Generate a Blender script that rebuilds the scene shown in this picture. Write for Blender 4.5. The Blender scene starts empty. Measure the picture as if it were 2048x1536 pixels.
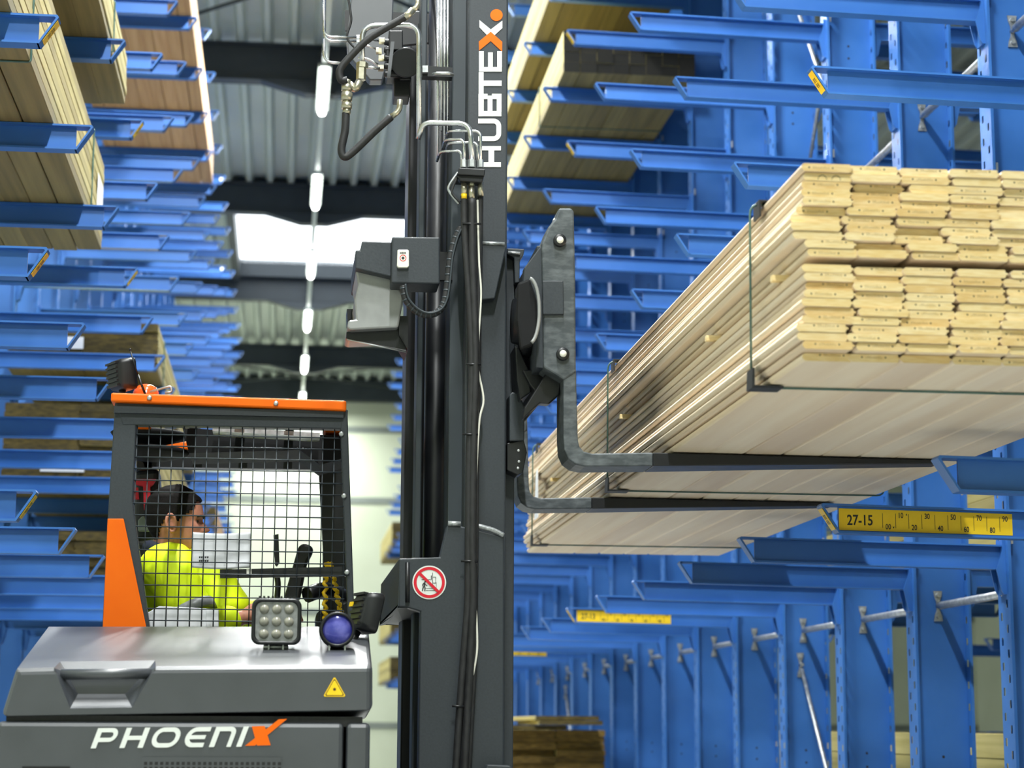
import bpy, math, random
from mathutils import Vector, Matrix
random.seed(11)
scene = bpy.context.scene
COL = scene.collection

# ------------------------------------------------------------------ camera
W, H, F = 2048.0, 1536.0, 3904.46
PITCH, YAW, ROLL = 0.1735, 0.1156, 0.0047
CH = 1.25                                    # camera height above the floor
fw = Vector((math.sin(YAW)*math.cos(PITCH), math.cos(YAW)*math.cos(PITCH), math.sin(PITCH)))
r0 = Vector((math.cos(YAW), -math.sin(YAW), 0.0))
u0 = r0.cross(fw)
rt = r0*math.cos(ROLL) + u0*math.sin(ROLL)
up = u0*math.cos(ROLL) - r0*math.sin(ROLL)
cam_d = bpy.data.cameras.new('camera')
cam = bpy.data.objects.new('camera', cam_d)
COL.objects.link(cam)
m = Matrix((rt, up, -fw)).transposed().to_4x4()
m.translation = Vector((0, 0, CH))
cam.matrix_world = m
cam_d.sensor_width = 36.0
cam_d.lens = F/W*36.0
cam_d.clip_end = 200
cam_d.dof.use_dof = True
cam_d.dof.focus_distance = 6.4
cam_d.dof.aperture_fstop = 3.6
scene.camera = cam

# ------------------------------------------------------------------ world, exposure
scene.view_settings.view_transform = 'Standard'
scene.view_settings.look = 'None'
scene.view_settings.gamma = 1.0
scene.view_settings.use_curve_mapping = False
scene.view_settings.exposure = 0.34
try:
    scene.cycles.use_denoising = True
    scene.cycles.max_bounces = 6
    scene.cycles.diffuse_bounces = 3
    scene.cycles.glossy_bounces = 3
    scene.cycles.transmission_bounces = 4
    scene.cycles.caustics_reflective = False
    scene.cycles.caustics_refractive = False
    scene.cycles.sample_clamp_indirect = 6.0
except Exception:
    pass
wd = bpy.data.worlds.new('daylight')
scene.world = wd
wd.use_nodes = True
wd.node_tree.nodes['Background'].inputs[0].default_value = (0.90, 0.97, 1.0, 1)
wd.node_tree.nodes['Background'].inputs[1].default_value = 3.0
LAMP_W = 400.0

def lamp(loc, sx, sy, watts, col=(0.97, 1.0, 0.98)):
    d = bpy.data.lights.new('tube_light_glow', 'AREA')
    d.shape = 'RECTANGLE'; d.size = sx; d.size_y = sy; d.energy = watts; d.color = col
    o = bpy.data.objects.new('tube_light_glow', d)
    o.location = loc
    COL.objects.link(o)
    return o

# ------------------------------------------------------------------ helpers
def P(px, py, Y):
    """world point at depth Y seen at photo pixel (px, py)"""
    d = fw + rt*((px-W/2)/F) - up*((py-H/2)/F)
    k = Y/d.y
    return Vector((d.x*k, Y, CH + d.z*k))

def srgb(r, g, b):
    def f(c):
        c /= 255.0
        return c/12.92 if c <= 0.04045 else ((c+0.055)/1.055)**2.4
    return (f(r), f(g), f(b), 1.0)

class MB:
    def __init__(s): s.v, s.f, s.m, s.sm = [], [], [], []
    def add(s, vs, fs, m=0, smooth=False):
        b = len(s.v); s.v += [tuple(v) for v in vs]
        for f in fs:
            s.f.append([b+i for i in f]); s.m.append(m); s.sm.append(smooth)
        return s
    def hexa(s, p, m=0):
        return s.add(p, [(0,3,2,1),(4,5,6,7),(0,1,5,4),(1,2,6,5),(2,3,7,6),(3,0,4,7)], m)
    def box(s, x0, x1, y0, y1, z0, z1, m=0):
        return s.hexa([(x0,y0,z0),(x1,y0,z0),(x1,y1,z0),(x0,y1,z0),(x0,y0,z1),(x1,y0,z1),(x1,y1,z1),(x0,y1,z1)], m)
    def prism(s, pts, off, m=0, mcap=None):
        n = len(pts); off = Vector(off)
        a = [Vector(p) for p in pts]; b = [p+off for p in a]
        fs = [(i, (i+1) % n, n+(i+1) % n, n+i) for i in range(n)]
        s.add(a+b, fs, m)
        s.add(a, [tuple(range(n-1, -1, -1))], m if mcap is None else mcap)
        s.add(b, [tuple(range(n))], m)
        return s
    def plate(s, pix, Y, depth, m=0):
        return s.prism([P(x, y, Y) for x, y in pix], (0, depth, 0), m)
    def tube(s, pts, r, n=8, m=0, closed=False, smooth=True, flat=1.0):
        pts = [Vector(p) for p in pts]
        N = len(pts); rings = []
        ref = None
        for i in range(N):
            if closed:
                t = (pts[(i+1) % N]-pts[i-1]).normalized()
            else:
                t = (pts[min(i+1, N-1)]-pts[max(i-1, 0)]).normalized()
            if ref is None:
                ref = Vector((0, 0, 1)) if abs(t.z) < 0.9 else Vector((1, 0, 0))
            ref = (ref - t*ref.dot(t))
            if ref.length < 1e-6: ref = Vector((0.3, 1, 0.2)); ref = ref - t*ref.dot(t)
            ref.normalize()
            bn = t.cross(ref)
            rr = r[i] if isinstance(r, (list, tuple)) else r
            rings.append([pts[i]+ref*(rr*math.cos(2*math.pi*k/n))+bn*(rr*flat*math.sin(2*math.pi*k/n)) for k in range(n)])
        vs = [v for R in rings for v in R]
        fs = []
        for i in range(N if closed else N-1):
            j = (i+1) % N
            for k in range(n):
                fs.append((i*n+k, i*n+(k+1) % n, j*n+(k+1) % n, j*n+k))
        s.add(vs, fs, m, smooth)
        if not closed:
            s.add(rings[0], [tuple(range(n-1, -1, -1))], m); s.add(rings[-1], [tuple(range(n))], m)
        return s
    def cyl(s, a, b, r0, r1=None, n=20, m=0, smooth=True):
        return s.tube([a, b], [r0, r0 if r1 is None else r1], n, m, smooth=smooth)
    def lathe(s, a, axis, prof, n=24, m=0, smooth=True):
        """prof: list of (distance along axis, radius)"""
        axis = Vector(axis).normalized(); a = Vector(a)
        ref = Vector((0, 0, 1)) if abs(axis.z) < 0.9 else Vector((1, 0, 0))
        ref = (ref-axis*ref.dot(axis)).normalized(); bn = axis.cross(ref)
        vs, fs = [], []
        for d, r in prof:
            for k in range(n):
                c = 2*math.pi*k/n
                vs.append(a+axis*d+(ref*math.cos(c)+bn*math.sin(c))*max(r, 1e-5))
        for i in range(len(prof)-1):
            for k in range(n):
                fs.append((i*n+k, i*n+(k+1) % n, (i+1)*n+(k+1) % n, (i+1)*n+k))
        return s.add(vs, fs, m, smooth)
    def ribbon(s, path, w, M, m=0, t=0.0012, closed=False):
        """flat stroke of width w along a 2D path; M maps 2D -> world, thickness towards the viewer"""
        pts = []
        for p in path:
            q = Vector((p[0], p[1]))
            if not pts or (q-pts[-1]).length > 1e-6: pts.append(q)
        n = len(pts); L, R = [], []
        for i in range(n):
            if closed: a, b = pts[i-1], pts[(i+1) % n]
            else: a, b = pts[max(i-1, 0)], pts[min(i+1, n-1)]
            if closed or 0 < i < n-1:
                d1 = (pts[i]-a).normalized(); d2 = (b-pts[i]).normalized()
                n1 = Vector((-d1.y, d1.x)); n2 = Vector((-d2.y, d2.x))
                nn = (n1+n2).normalized(); k = 1.0/max(0.4, nn.dot(n1))
            else:
                d = (b-a).normalized(); nn = Vector((-d.y, d.x)); k = 1.0
            L.append(pts[i]+nn*(w*0.5*k)); R.append(pts[i]-nn*(w*0.5*k))
        vs = [M(p) for p in L+R]
        fs = [(i, i+1, n+i+1, n+i) for i in range(n-1)]
        if closed: fs.append((n-1, 0, n, 2*n-1))
        return s.slab(vs, fs, t, m)
    def poly(s, pts, M, m=0, t=0.0012):
        return s.slab([M(p) for p in pts], [tuple(range(len(pts)))], t, m)
    def slab(s, vs, fs, t, m):
        s.k = getattr(s, 'k', 0)+1
        vs = [Vector(v)+Vector((0, -0.00004*s.k, 0)) for v in vs]
        off = Vector((0, t, 0)); n = len(vs)
        s.add([Vector(v) for v in vs]+[Vector(v)+off for v in vs], list(fs)+[tuple(i+n for i in f[::-1]) for f in fs], m)
        return s
    def build(s, name, mats, parent=None, bevel=0.0, seg=2, loc=None, link=True, fix=True):
        me = bpy.data.meshes.new(name)
        org = Vector(loc) if loc is not None else Vector((0, 0, 0))
        me.from_pydata([tuple(Vector(v)-org) for v in s.v], [], s.f)
        if not isinstance(mats, (list, tuple)): mats = [mats]
        for q in mats: me.materials.append(q)
        for p, mi, sm in zip(me.polygons, s.m, s.sm):
            p.material_index = mi; p.use_smooth = sm
        me.update()
        if fix:
            import bmesh
            bm = bmesh.new(); bm.from_mesh(me)
            bmesh.ops.remove_doubles(bm, verts=bm.verts, dist=1e-5)
            bmesh.ops.recalc_face_normals(bm, faces=bm.faces)
            bm.to_mesh(me); bm.free()
        o = bpy.data.objects.new(name, me)
        o.location = org
        COL.objects.link(o)
        if parent is not None:
            o.parent = parent
            if fix != 'local':
                o.matrix_parent_inverse = Matrix.Translation(-wloc(parent))
        if bevel:
            b = o.modifiers.new('edge', 'BEVEL'); b.width = bevel; b.segments = seg; b.limit_method = 'ANGLE'; b.angle_limit = math.radians(35)
            b.harden_normals = False
        return o

def wloc(o):
    v = Vector((0, 0, 0))
    while o is not None:
        v += Vector(o.location) + o.matrix_parent_inverse.translation
        o = o.parent
    return v

def thing(name, label, cat, loc=(0, 0, 0), group=None):
    o = bpy.data.objects.new(name, None); COL.objects.link(o)
    o.location = loc; o.empty_display_size = 0.2
    return tag(o, label, cat, group)

def tag(o, label, cat, group=None, kind=None):
    o['label'] = label; o['category'] = cat
    if group: o['group'] = group
    if kind: o['kind'] = kind
    return o

def struct(o):
    o['kind'] = 'structure'
    return o

def fillet(pts, r, seg=5):
    pts = [Vector(p) for p in pts]; out = [pts[0]]
    for i in range(1, len(pts)-1):
        a, b, c = pts[i-1], pts[i], pts[i+1]
        d1 = (a-b); d2 = (c-b)
        k = min(r, d1.length*0.45, d2.length*0.45)
        p, q = b+d1.normalized()*k, b+d2.normalized()*k
        for j in range(seg+1):
            t = j/seg
            out.append(p*(1-t)**2 + b*2*t*(1-t) + q*t*t)
    out.append(pts[-1])
    return out

def spline(pts, seg=6):
    pts = [Vector(p) for p in pts]; out = []
    for i in range(len(pts)-1):
        p0 = pts[max(i-1, 0)]; p1 = pts[i]; p2 = pts[i+1]; p3 = pts[min(i+2, len(pts)-1)]
        for j in range(seg):
            t = j/seg
            out.append(0.5*((2*p1)+(p2-p0)*t+(2*p0-5*p1+4*p2-p3)*t*t+(3*p1-p0-3*p2+p3)*t**3))
    out.append(pts[-1])
    return out

_tc = {}
def text_geo(txt):
    """vertices and faces of a line of text, height of a capital = 1, starting at x = 0"""
    if txt not in _tc:
        c = bpy.data.curves.new('t', 'FONT'); c.body = txt; c.size = 1.0; c.resolution_u = 3; c.offset = 0.018
        o = bpy.data.objects.new('t', c)
        COL.objects.link(o)
        me = bpy.data.meshes.new_from_object(o.evaluated_get(bpy.context.evaluated_depsgraph_get()))
        vs = [v.co.copy() for v in me.vertices]; fs = [tuple(p.vertices) for p in me.polygons]
        x0 = min(v.x for v in vs); y0 = min(v.y for v in vs); hh = 0.729
        vs = [((v.x-x0)/hh, v.y/hh) for v in vs]
        bpy.data.objects.remove(o); bpy.data.curves.remove(c); bpy.data.meshes.remove(me)
        _tc[txt] = (vs, fs, max(v[0] for v in vs))
    return _tc[txt]

# ------------------------------------------------------------------ materials
def mat(name, c, rough=0.5, metal=0.0, c2=None, scale=(20, 20, 20), detail=4.0, bump=0.0, coat=0.0, rand=None, spec=None, emit=None, rrange=0.08, contrast=(0.35, 0.65)):
    mt = bpy.data.materials.new(name); mt.use_nodes = True
    nt = mt.node_tree; b = nt.nodes['Principled BSDF']
    tc = nt.nodes.new('ShaderNodeTexCoord'); mp = nt.nodes.new('ShaderNodeMapping')
    mp.inputs['Scale'].default_value = scale
    nt.links.new(tc.outputs['Object'], mp.inputs[0])
    nz = nt.nodes.new('ShaderNodeTexNoise'); nz.inputs['Scale'].default_value = 1.0; nz.inputs['Detail'].default_value = detail
    src = mp.outputs[0]
    if rand:
        oi = nt.nodes.new('ShaderNodeObjectInfo')
        vm = nt.nodes.new('ShaderNodeVectorMath'); vm.operation = 'ADD'
        mu = nt.nodes.new('ShaderNodeMath'); mu.operation = 'MULTIPLY'; mu.inputs[1].default_value = 37.0
        nt.links.new(oi.outputs['Random'], mu.inputs[0])
        nt.links.new(mp.outputs[0], vm.inputs[0]); nt.links.new(mu.outputs[0], vm.inputs[1])
        src = vm.outputs[0]
    nt.links.new(src, nz.inputs['Vector'])
    cr = nt.nodes.new('ShaderNodeValToRGB')
    cr.color_ramp.elements[0].position, cr.color_ramp.elements[1].position = contrast
    cr.color_ramp.elements[0].color = c
    cr.color_ramp.elements[1].color = c2 if c2 else tuple(min(1, x*1.12) for x in c[:3])+(1,)
    nt.links.new(nz.outputs['Fac'], cr.inputs[0])
    out = cr.outputs[0]
    if rand:
        r2 = nt.nodes.new('ShaderNodeValToRGB')
        for i, (p, col) in enumerate(rand):
            if i < 2: e = r2.color_ramp.elements[i]; e.position = p
            else: e = r2.color_ramp.elements.new(p)
            e.color = col
        nt.links.new(oi.outputs['Random'], r2.inputs[0])
        mx = nt.nodes.new('ShaderNodeMix'); mx.data_type = 'RGBA'; mx.blend_type = 'MULTIPLY'
        mx.inputs[0].default_value = 1.0
        nt.links.new(out, mx.inputs[6]); nt.links.new(r2.outputs[0], mx.inputs[7])
        out = mx.outputs[2]
    nt.links.new(out, b.inputs['Base Color'])
    b.inputs['Metallic'].default_value = metal
    mr = nt.nodes.new('ShaderNodeMapRange')
    mr.inputs['To Min'].default_value = max(0.02, rough-rrange); mr.inputs['To Max'].default_value = min(1, rough+rrange)
    nt.links.new(nz.outputs['Fac'], mr.inputs['Value']); nt.links.new(mr.outputs[0], b.inputs['Roughness'])
    if coat: b.inputs['Coat Weight'].default_value = coat; b.inputs['Coat Roughness'].default_value = 0.45 if coat == 1.0 else 0.15
    if spec is not None: b.inputs['Specular IOR Level'].default_value = spec
    if bump:
        bp = nt.nodes.new('ShaderNodeBump'); bp.inputs['Strength'].default_value = bump; bp.inputs['Distance'].default_value = 0.002
        nt.links.new(nz.outputs['Fac'], bp.inputs['Height']); nt.links.new(bp.outputs[0], b.inputs['Normal'])
    if emit:
        b.inputs['Emission Color'].default_value = emit[0]; b.inputs['Emission Strength'].default_value = emit[1]
    return mt

M = {}
M['blue'] = mat('blue_paint', srgb(50, 106, 180), 0.42, c2=srgb(55, 111, 186), scale=(6, 6, 6))
M['grey'] = mat('dark_grey_paint', srgb(44, 50, 56), 0.5, c2=srgb(49, 55, 61), scale=(140, 140, 140), bump=0.15)
M['hood'] = mat('hood_paint', srgb(50, 54, 60), 0.42, c2=srgb(60, 64, 70), scale=(5, 5, 5), coat=1.0, rrange=0.1)
M['black'] = mat('black_paint', srgb(16, 18, 22), 0.4, c2=srgb(21, 23, 27), scale=(12, 12, 12))
M['rubber'] = mat('black_rubber', srgb(22, 23, 25), 0.6, c2=srgb(36, 37, 39), scale=(90, 90, 30))
M['steel'] = mat('bright_steel', srgb(205, 207, 210), 0.28, 1.0, c2=srgb(222, 224, 226), scale=(30, 30, 30))
M['galv'] = mat('galvanised_steel', srgb(172, 176, 178), 0.42, 0.85, c2=srgb(205, 208, 210), scale=(40, 40, 40))
M['brass'] = mat('fitting_metal', srgb(176, 172, 152), 0.35, 0.9, c2=srgb(200, 196, 176), scale=(60, 60, 60))
M['orange'] = mat('orange_paint', srgb(238, 102, 0), 0.5, c2=srgb(242, 108, 0), scale=(8, 8, 8), spec=0.25)
M['orange_glass'] = mat('orange_beacon', srgb(240, 84, 20), 0.15, c2=srgb(246, 100, 30), scale=(8, 8, 8), coat=0.5)
M['white'] = mat('white_print', srgb(222, 226, 222), 0.5, c2=srgb(228, 232, 228), scale=(30, 30, 30))
M['paper'] = mat('white_paper', srgb(232, 234, 240), 0.7, c2=srgb(240, 242, 246), scale=(10, 10, 10))
M['ink'] = mat('black_print', srgb(26, 26, 28), 0.6, c2=srgb(34, 34, 36), scale=(30, 30, 30))
M['red'] = mat('red_print', srgb(205, 16, 40), 0.5, c2=srgb(212, 22, 46), scale=(30, 30, 30))
M['yellow'] = mat('yellow_label', srgb(250, 205, 20), 0.45, c2=srgb(252, 210, 30), scale=(30, 30, 30))
M['fork'] = mat('worn_fork_steel', srgb(70, 76, 80), 0.5, 0.3, c2=srgb(104, 110, 114), scale=(26, 26, 60), bump=0.1, contrast=(0.4, 0.75))
M['pine'] = mat('planed_pine', srgb(240, 221, 194), 0.55, c2=srgb(250, 237, 216), scale=(14, 0.7, 14), detail=6,
                rand=[(0.0, (0.86, 0.78, 0.72, 1)), (0.35, (1, 0.98, 0.95, 1)), (0.7, (1, 0.95, 0.86, 1)), (1.0, (0.92, 0.86, 0.80, 1))])
M['pine_end'] = mat('pine_end_grain', srgb(230, 204, 146), 0.75, c2=srgb(242, 224, 178), scale=(30, 30, 200), detail=5, bump=0.1,
                    rand=[(0.0, (0.86, 0.74, 0.55, 1)), (0.3, (1, 0.98, 0.95, 1)), (0.7, (1, 0.96, 0.86, 1)), (1.0, (0.95, 0.88, 0.72, 1))])
M['wood'] = mat('treated_timber', srgb(180, 168, 104), 0.75, c2=srgb(202, 190, 130), scale=(30, 1.0, 30), detail=5, bump=0.15,
                rand=[(0.0, (0.62, 0.58, 0.52, 1)), (0.3, (0.9, 0.88, 0.8, 1)), (0.65, (1, 0.98, 0.92, 1)), (1.0, (0.8, 0.76, 0.66, 1))])
M['wood_end'] = mat('weathered_end_grain', srgb(58, 50, 22), 0.9, c2=srgb(98, 84, 40), scale=(18, 18, 60), detail=5, bump=0.2,
                    rand=[(0.0, (0.6, 0.6, 0.6, 1)), (1.0, (1, 1, 1, 1))])
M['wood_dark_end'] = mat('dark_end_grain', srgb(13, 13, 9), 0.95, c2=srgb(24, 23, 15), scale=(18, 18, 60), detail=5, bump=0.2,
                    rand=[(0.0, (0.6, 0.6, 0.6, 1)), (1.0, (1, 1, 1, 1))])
M['larch'] = mat('reddish_timber', srgb(206, 160, 112), 0.7, c2=srgb(226, 186, 138), scale=(30, 1.0, 30), detail=5, bump=0.15,
                 rand=[(0.0, (0.8, 0.76, 0.7, 1)), (0.5, (1, 0.97, 0.92, 1)), (1.0, (0.88, 0.84, 0.78, 1))])
M['brown_end'] = mat('brown_plank_end', srgb(98, 76, 28), 0.85, c2=srgb(142, 114, 52), scale=(14, 14, 60), detail=5, bump=0.2,
                    rand=[(0.0, (0.65, 0.65, 0.65, 1)), (1.0, (1, 1, 1, 1))])
M['wood_shaded'] = mat('shaded_plank', srgb(122, 112, 70), 0.75, c2=srgb(148, 136, 90), scale=(30, 1.0, 30), detail=5, bump=0.15,
                    rand=[(0.0, (0.72, 0.68, 0.6, 1)), (1.0, (1, 0.98, 0.92, 1))])  # same timber, darkened: shade under the packs put into the colour
M['matte'] = mat('matte_black_plastic', srgb(18, 19, 21), 0.75, c2=srgb(24, 25, 27), scale=(40, 40, 40), spec=0.25)
M['strap'] = mat('green_strap', srgb(60, 92, 84), 0.4, c2=srgb(78, 108, 98), scale=(30, 30, 30))
M['concrete'] = mat('concrete_floor', srgb(165, 165, 160), 0.6, c2=srgb(180, 180, 176), scale=(1.2, 1.2, 1.2))
M['deck'] = mat('roof_deck', srgb(182, 192, 186), 0.45, 0.2, c2=srgb(198, 208, 200), scale=(1, 0.5, 1))
M['beam'] = mat('beam_paint', srgb(46, 54, 60), 0.5, c2=srgb(52, 60, 66), scale=(4, 4, 4))
M['wall'] = mat('pale_wall_panel', srgb(198, 206, 182), 0.6, c2=srgb(208, 216, 194), scale=(0.6, 0.6, 0.6))
M['joint'] = mat('panel_joint', srgb(120, 128, 122), 0.7, c2=srgb(128, 136, 130), scale=(3, 3, 3))
M['tube'] = mat('tube_lamp', (1, 1, 1, 1), 0.5, emit=((0.98, 1.0, 0.96, 1), 14.0))
M['skin'] = mat('skin', srgb(186, 124, 102), 0.5, c2=srgb(198, 136, 112), scale=(40, 40, 40))
M['hair'] = mat('black_hair', srgb(14, 12, 12), 0.8, c2=srgb(24, 21, 20), scale=(160, 160, 160), bump=0.4, spec=0.15)
M['hivis'] = mat('hi_vis_fabric', srgb(222, 248, 0), 0.65, c2=srgb(232, 255, 10), scale=(12, 12, 12), bump=0.3)
M['band'] = mat('reflective_band', srgb(150, 154, 158), 0.4, 0.2, c2=srgb(165, 168, 172), scale=(60, 60, 60))
M['navy'] = mat('navy_fabric', srgb(34, 40, 60), 0.75, c2=srgb(42, 48, 70), scale=(40, 40, 40))
M['lens'] = mat('lamp_lens', srgb(120, 122, 126), 0.12, 0.3, c2=srgb(150, 151, 155), scale=(60, 60, 60), coat=0.6)
M['blue_lens'] = mat('blue_lamp_lens', srgb(58, 62, 170), 0.1, 0.3, c2=srgb(110, 110, 205), scale=(25, 25, 25), coat=0.8)
M['led'] = mat('led_dome', srgb(136, 136, 126), 0.2, c2=srgb(160, 158, 144), scale=(60, 60, 60), coat=0.6)
M['cream'] = mat('cream_plastic', srgb(226, 226, 214), 0.4, c2=srgb(232, 232, 220), scale=(20, 20, 20))
M['cover'] = mat('cover_sheet', srgb(150, 152, 152), 0.45, 0.3, c2=srgb(160, 162, 162), scale=(20, 20, 20))
M['weld'] = mat('weld_bead', srgb(140, 144, 146), 0.4, 0.5, c2=srgb(190, 194, 196), scale=(120, 120, 120), bump=0.5)
def glass_mat():
    mt = bpy.data.materials.new('rooflight_sheet'); mt.use_nodes = True
    nt = mt.node_tree; b = nt.nodes['Principled BSDF']
    nt.nodes.remove(b)
    tr = nt.nodes.new('ShaderNodeBsdfTransparent'); tr.inputs[0].default_value = (1, 1, 1, 1)
    tl = nt.nodes.new('ShaderNodeBsdfTranslucent'); tl.inputs[0].default_value = (0.95, 0.97, 1, 1)
    tx = nt.nodes.new('ShaderNodeTexNoise'); tx.inputs['Scale'].default_value = 3
    mr = nt.nodes.new('ShaderNodeMapRange'); mr.inputs['To Min'].default_value = 0.05; mr.inputs['To Max'].default_value = 0.15
    nt.links.new(tx.outputs['Fac'], mr.inputs['Value'])
    mx = nt.nodes.new('ShaderNodeMixShader')
    nt.links.new(mr.outputs[0], mx.inputs[0]); nt.links.new(tr.outputs[0], mx.inputs[1]); nt.links.new(tl.outputs[0], mx.inputs[2])
    nt.links.new(mx.outputs[0], nt.nodes['Material Output'].inputs[0])
    return mt
M['rooflight'] = glass_mat()
# ------------------------------------------------------------------ the hall
ZB, ZD = CH+7.3, CH+7.75                       # underside of the roof beams, underside of the deck
XW0, XW1, YW = -7.5, 16.0, 44.2
struct(MB().box(XW0, XW1, -6, YW, -0.2, 0.0).build('floor', M['concrete']))
# corrugated deck: ribs run along the aisle; a rooflight is left open between two beams
def deck_strip(mb, x0, x1, y0, y1):
    n = max(1, int(round((x1-x0)/0.30))); w = (x1-x0)/n; prof = []
    for i in range(n):
        a = x0+i*w
        prof += [(a, 0.0), (a+w*0.55, 0.0), (a+w*0.68, -0.11), (a+w*0.87, -0.11)]
    prof.append((x1, 0.0))
    vs = [(x, y0, ZD+0.11+z) for x, z in prof]+[(x, y1, ZD+0.11+z) for x, z in prof]
    k = len(prof)
    mb.add(vs, [(i, i+1, k+i+1, k+i) for i in range(k-1)])
BEAMS = [9.9, 15.85, 21.77, 27.7, 33.65, 39.95]
SKX0, SKX1 = -0.95, 2.6
d = MB()
deck_strip(d, XW0, XW1, -6, 27.85); deck_strip(d, XW0, SKX0, 27.85, 33.5); deck_strip(d, SKX1, XW1, 27.85, 33.5); deck_strip(d, XW0, XW1, 33.5, YW)
struct(d.build('ceiling', M['deck'], fix=False))
fr = MB()
for a in (SKX0, SKX1): fr.box(a-0.06, a+0.06, 27.85, 33.5, ZD-0.15, ZD+0.25)
for a in (27.85, 33.5): fr.box(SKX0, SKX1, a-0.05, a+0.05, ZD-0.05, ZD+0.25)
wn = struct(fr.build('window_1', M['beam']))
pane = MB().box(SKX0, SKX1, 27.85, 33.5, ZD+0.18, ZD+0.2).build('pane', M['rooflight'], wn)
XL = P(633, 385, 25.5).x                        # the line of lamps over the aisle
for i, y in enumerate(BEAMS):
    b = MB()
    b.box(XW0, XW1, y-0.10, y+0.10, ZB, ZB+0.018); b.box(XW0, XW1, y-0.10, y+0.10, ZD-0.02, ZD)
    b.box(XW0, XW1, y-0.006, y+0.006, ZB+0.018, ZD-0.02)
    # haunch below the ridge joint
    b.prism([(XL-0.75, y-0.09, ZB+0.01), (XL-0.2, y-0.09, ZB-0.14), (XL+0.2, y-0.09, ZB-0.14), (XL+0.75, y-0.09, ZB+0.01)], (0, 0.18, 0))
    b.box(XL-0.015, XL+0.015, y-0.10, y+0.10, ZB-0.14, ZD)
    for q in range(4):
        for s in (-0.05, 0.05):
            b.cyl((XL+s, y-0.115, ZB+0.02+q*0.11), (XL+s, y-0.09, ZB+0.02+q*0.11), 0.018, n=8)
    struct(b.build('trim_%d' % (i+1), M['beam'], bevel=0))
# wind bracing rods under the deck
for (ya, yb) in ((BEAMS[1], BEAMS[2]), (BEAMS[5], YW)):
    for s in (-1, 1):
        o = MB().tube([(XL-3.0*s, ya, ZB+0.2), (XL+3.0*s, yb, ZB+0.2)], 0.022, 8).build('trim_%d' % (7+len([q for q in bpy.data.objects if q.name.startswith('trim_')])), M['beam'])
        struct(o)
# end wall of horizontal panels, eaves beam along it
wl = MB().box(XW0, XW1, YW, YW+0.2, 0, ZB+0.9).build('wall_end', M['wall']); struct(wl)
ej = MB()
for z in (1.25, 3.75, 6.28, 7.9): ej.box(XW0, XW1, YW-0.03, YW, z-0.07, z+0.07)
ej.build('panel_joint', M['joint'], wl)
struct(MB().box(XW0, XW1, YW-0.25, YW, ZB-0.02, ZD).build('trim_eaves', M['beam']))
struct(MB().box(XW0-0.2, XW0, -6, YW, 0, ZB+0.9).build('wall_left', M['wall']))
struct(MB().box(XW1, XW1+0.2, -6, YW, 0, ZB+0.9).build('wall_right', M['wall']))
struct(MB().box(XW0-0.2, XW1+0.2, -6.2, -6, 0, ZB+0.9).build('wall_front', M['wall']))

# ------------------------------------------------------------------ lamps
ZT = CH+7.1
rail = MB().box(XL-0.03, XL+0.03, -2, YW-0.4, ZT+0.037, ZT+0.09).build('light_rail', M['deck'])
tag(rail, 'long grey lighting rail running down the middle of the aisle ceiling', 'light rail')
hang = MB()
for y in BEAMS: hang.tube([(XL, y, ZB-0.15), (XL, y, ZT+0.08)], 0.01, 6)
hang.build('hanger', M['beam'], rail)
order = ['nearest', 'second', 'third', 'fourth', 'fifth', 'sixth']
i = 0
for k in range(11):
    y = 21.35-4.28*5+4.28*k
    if y > YW-0.8: break
    lt = thing('tube_light', '', 'light', (XL, y, ZT), 'tube lights over the aisle')
    if k >= 5:
        lt['label'] = '%s glowing ceiling tube lamp from the camera, on the rail over the aisle' % order[min(k-5, 5)]
    else:
        lt['label'] = 'ceiling tube lamp on the aisle rail above the frame, over the camera side'
    MB().box(XL-0.07, XL+0.07, y-0.8, y+0.8, ZT+0.0, ZT+0.035).build('lamp_housing', M['deck'], lt)
    MB().tube([(XL, y-0.76, ZT-0.022), (XL, y+0.76, ZT-0.022)], 0.045 if k >= 5 else 0.03, 12).build('lamp_tube', M['tube'], lt)
    lamp((XL, y, ZT-0.08), 0.16, 1.5, LAMP_W*(1.15 if k < 3 else 0.72 if k < 6 else 0.55))
# the lamps of the neighbouring aisles
for X in (-4.6,):
    for k in range(0, 10, 2):
        lamp((X, 2.0+4.3*k, ZT), 0.2, 3.0, LAMP_W*0.6)

# ------------------------------------------------------------------ cantilever racks
D = 1.2
XRT, XRR = 1.8038, 2.90                         # right row: arm tips, front of the uprights
XLT, XLR = -0.7759, -1.876
YR0, YL0 = 6.4568-D, 6.247-D                    # first column (just outside or at the frame's edge)
ZR = lambda j: CH+0.7507+0.7760*j
ZLv = lambda j: CH+0.724+0.7812*j
TOPZ = 8.1

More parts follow.
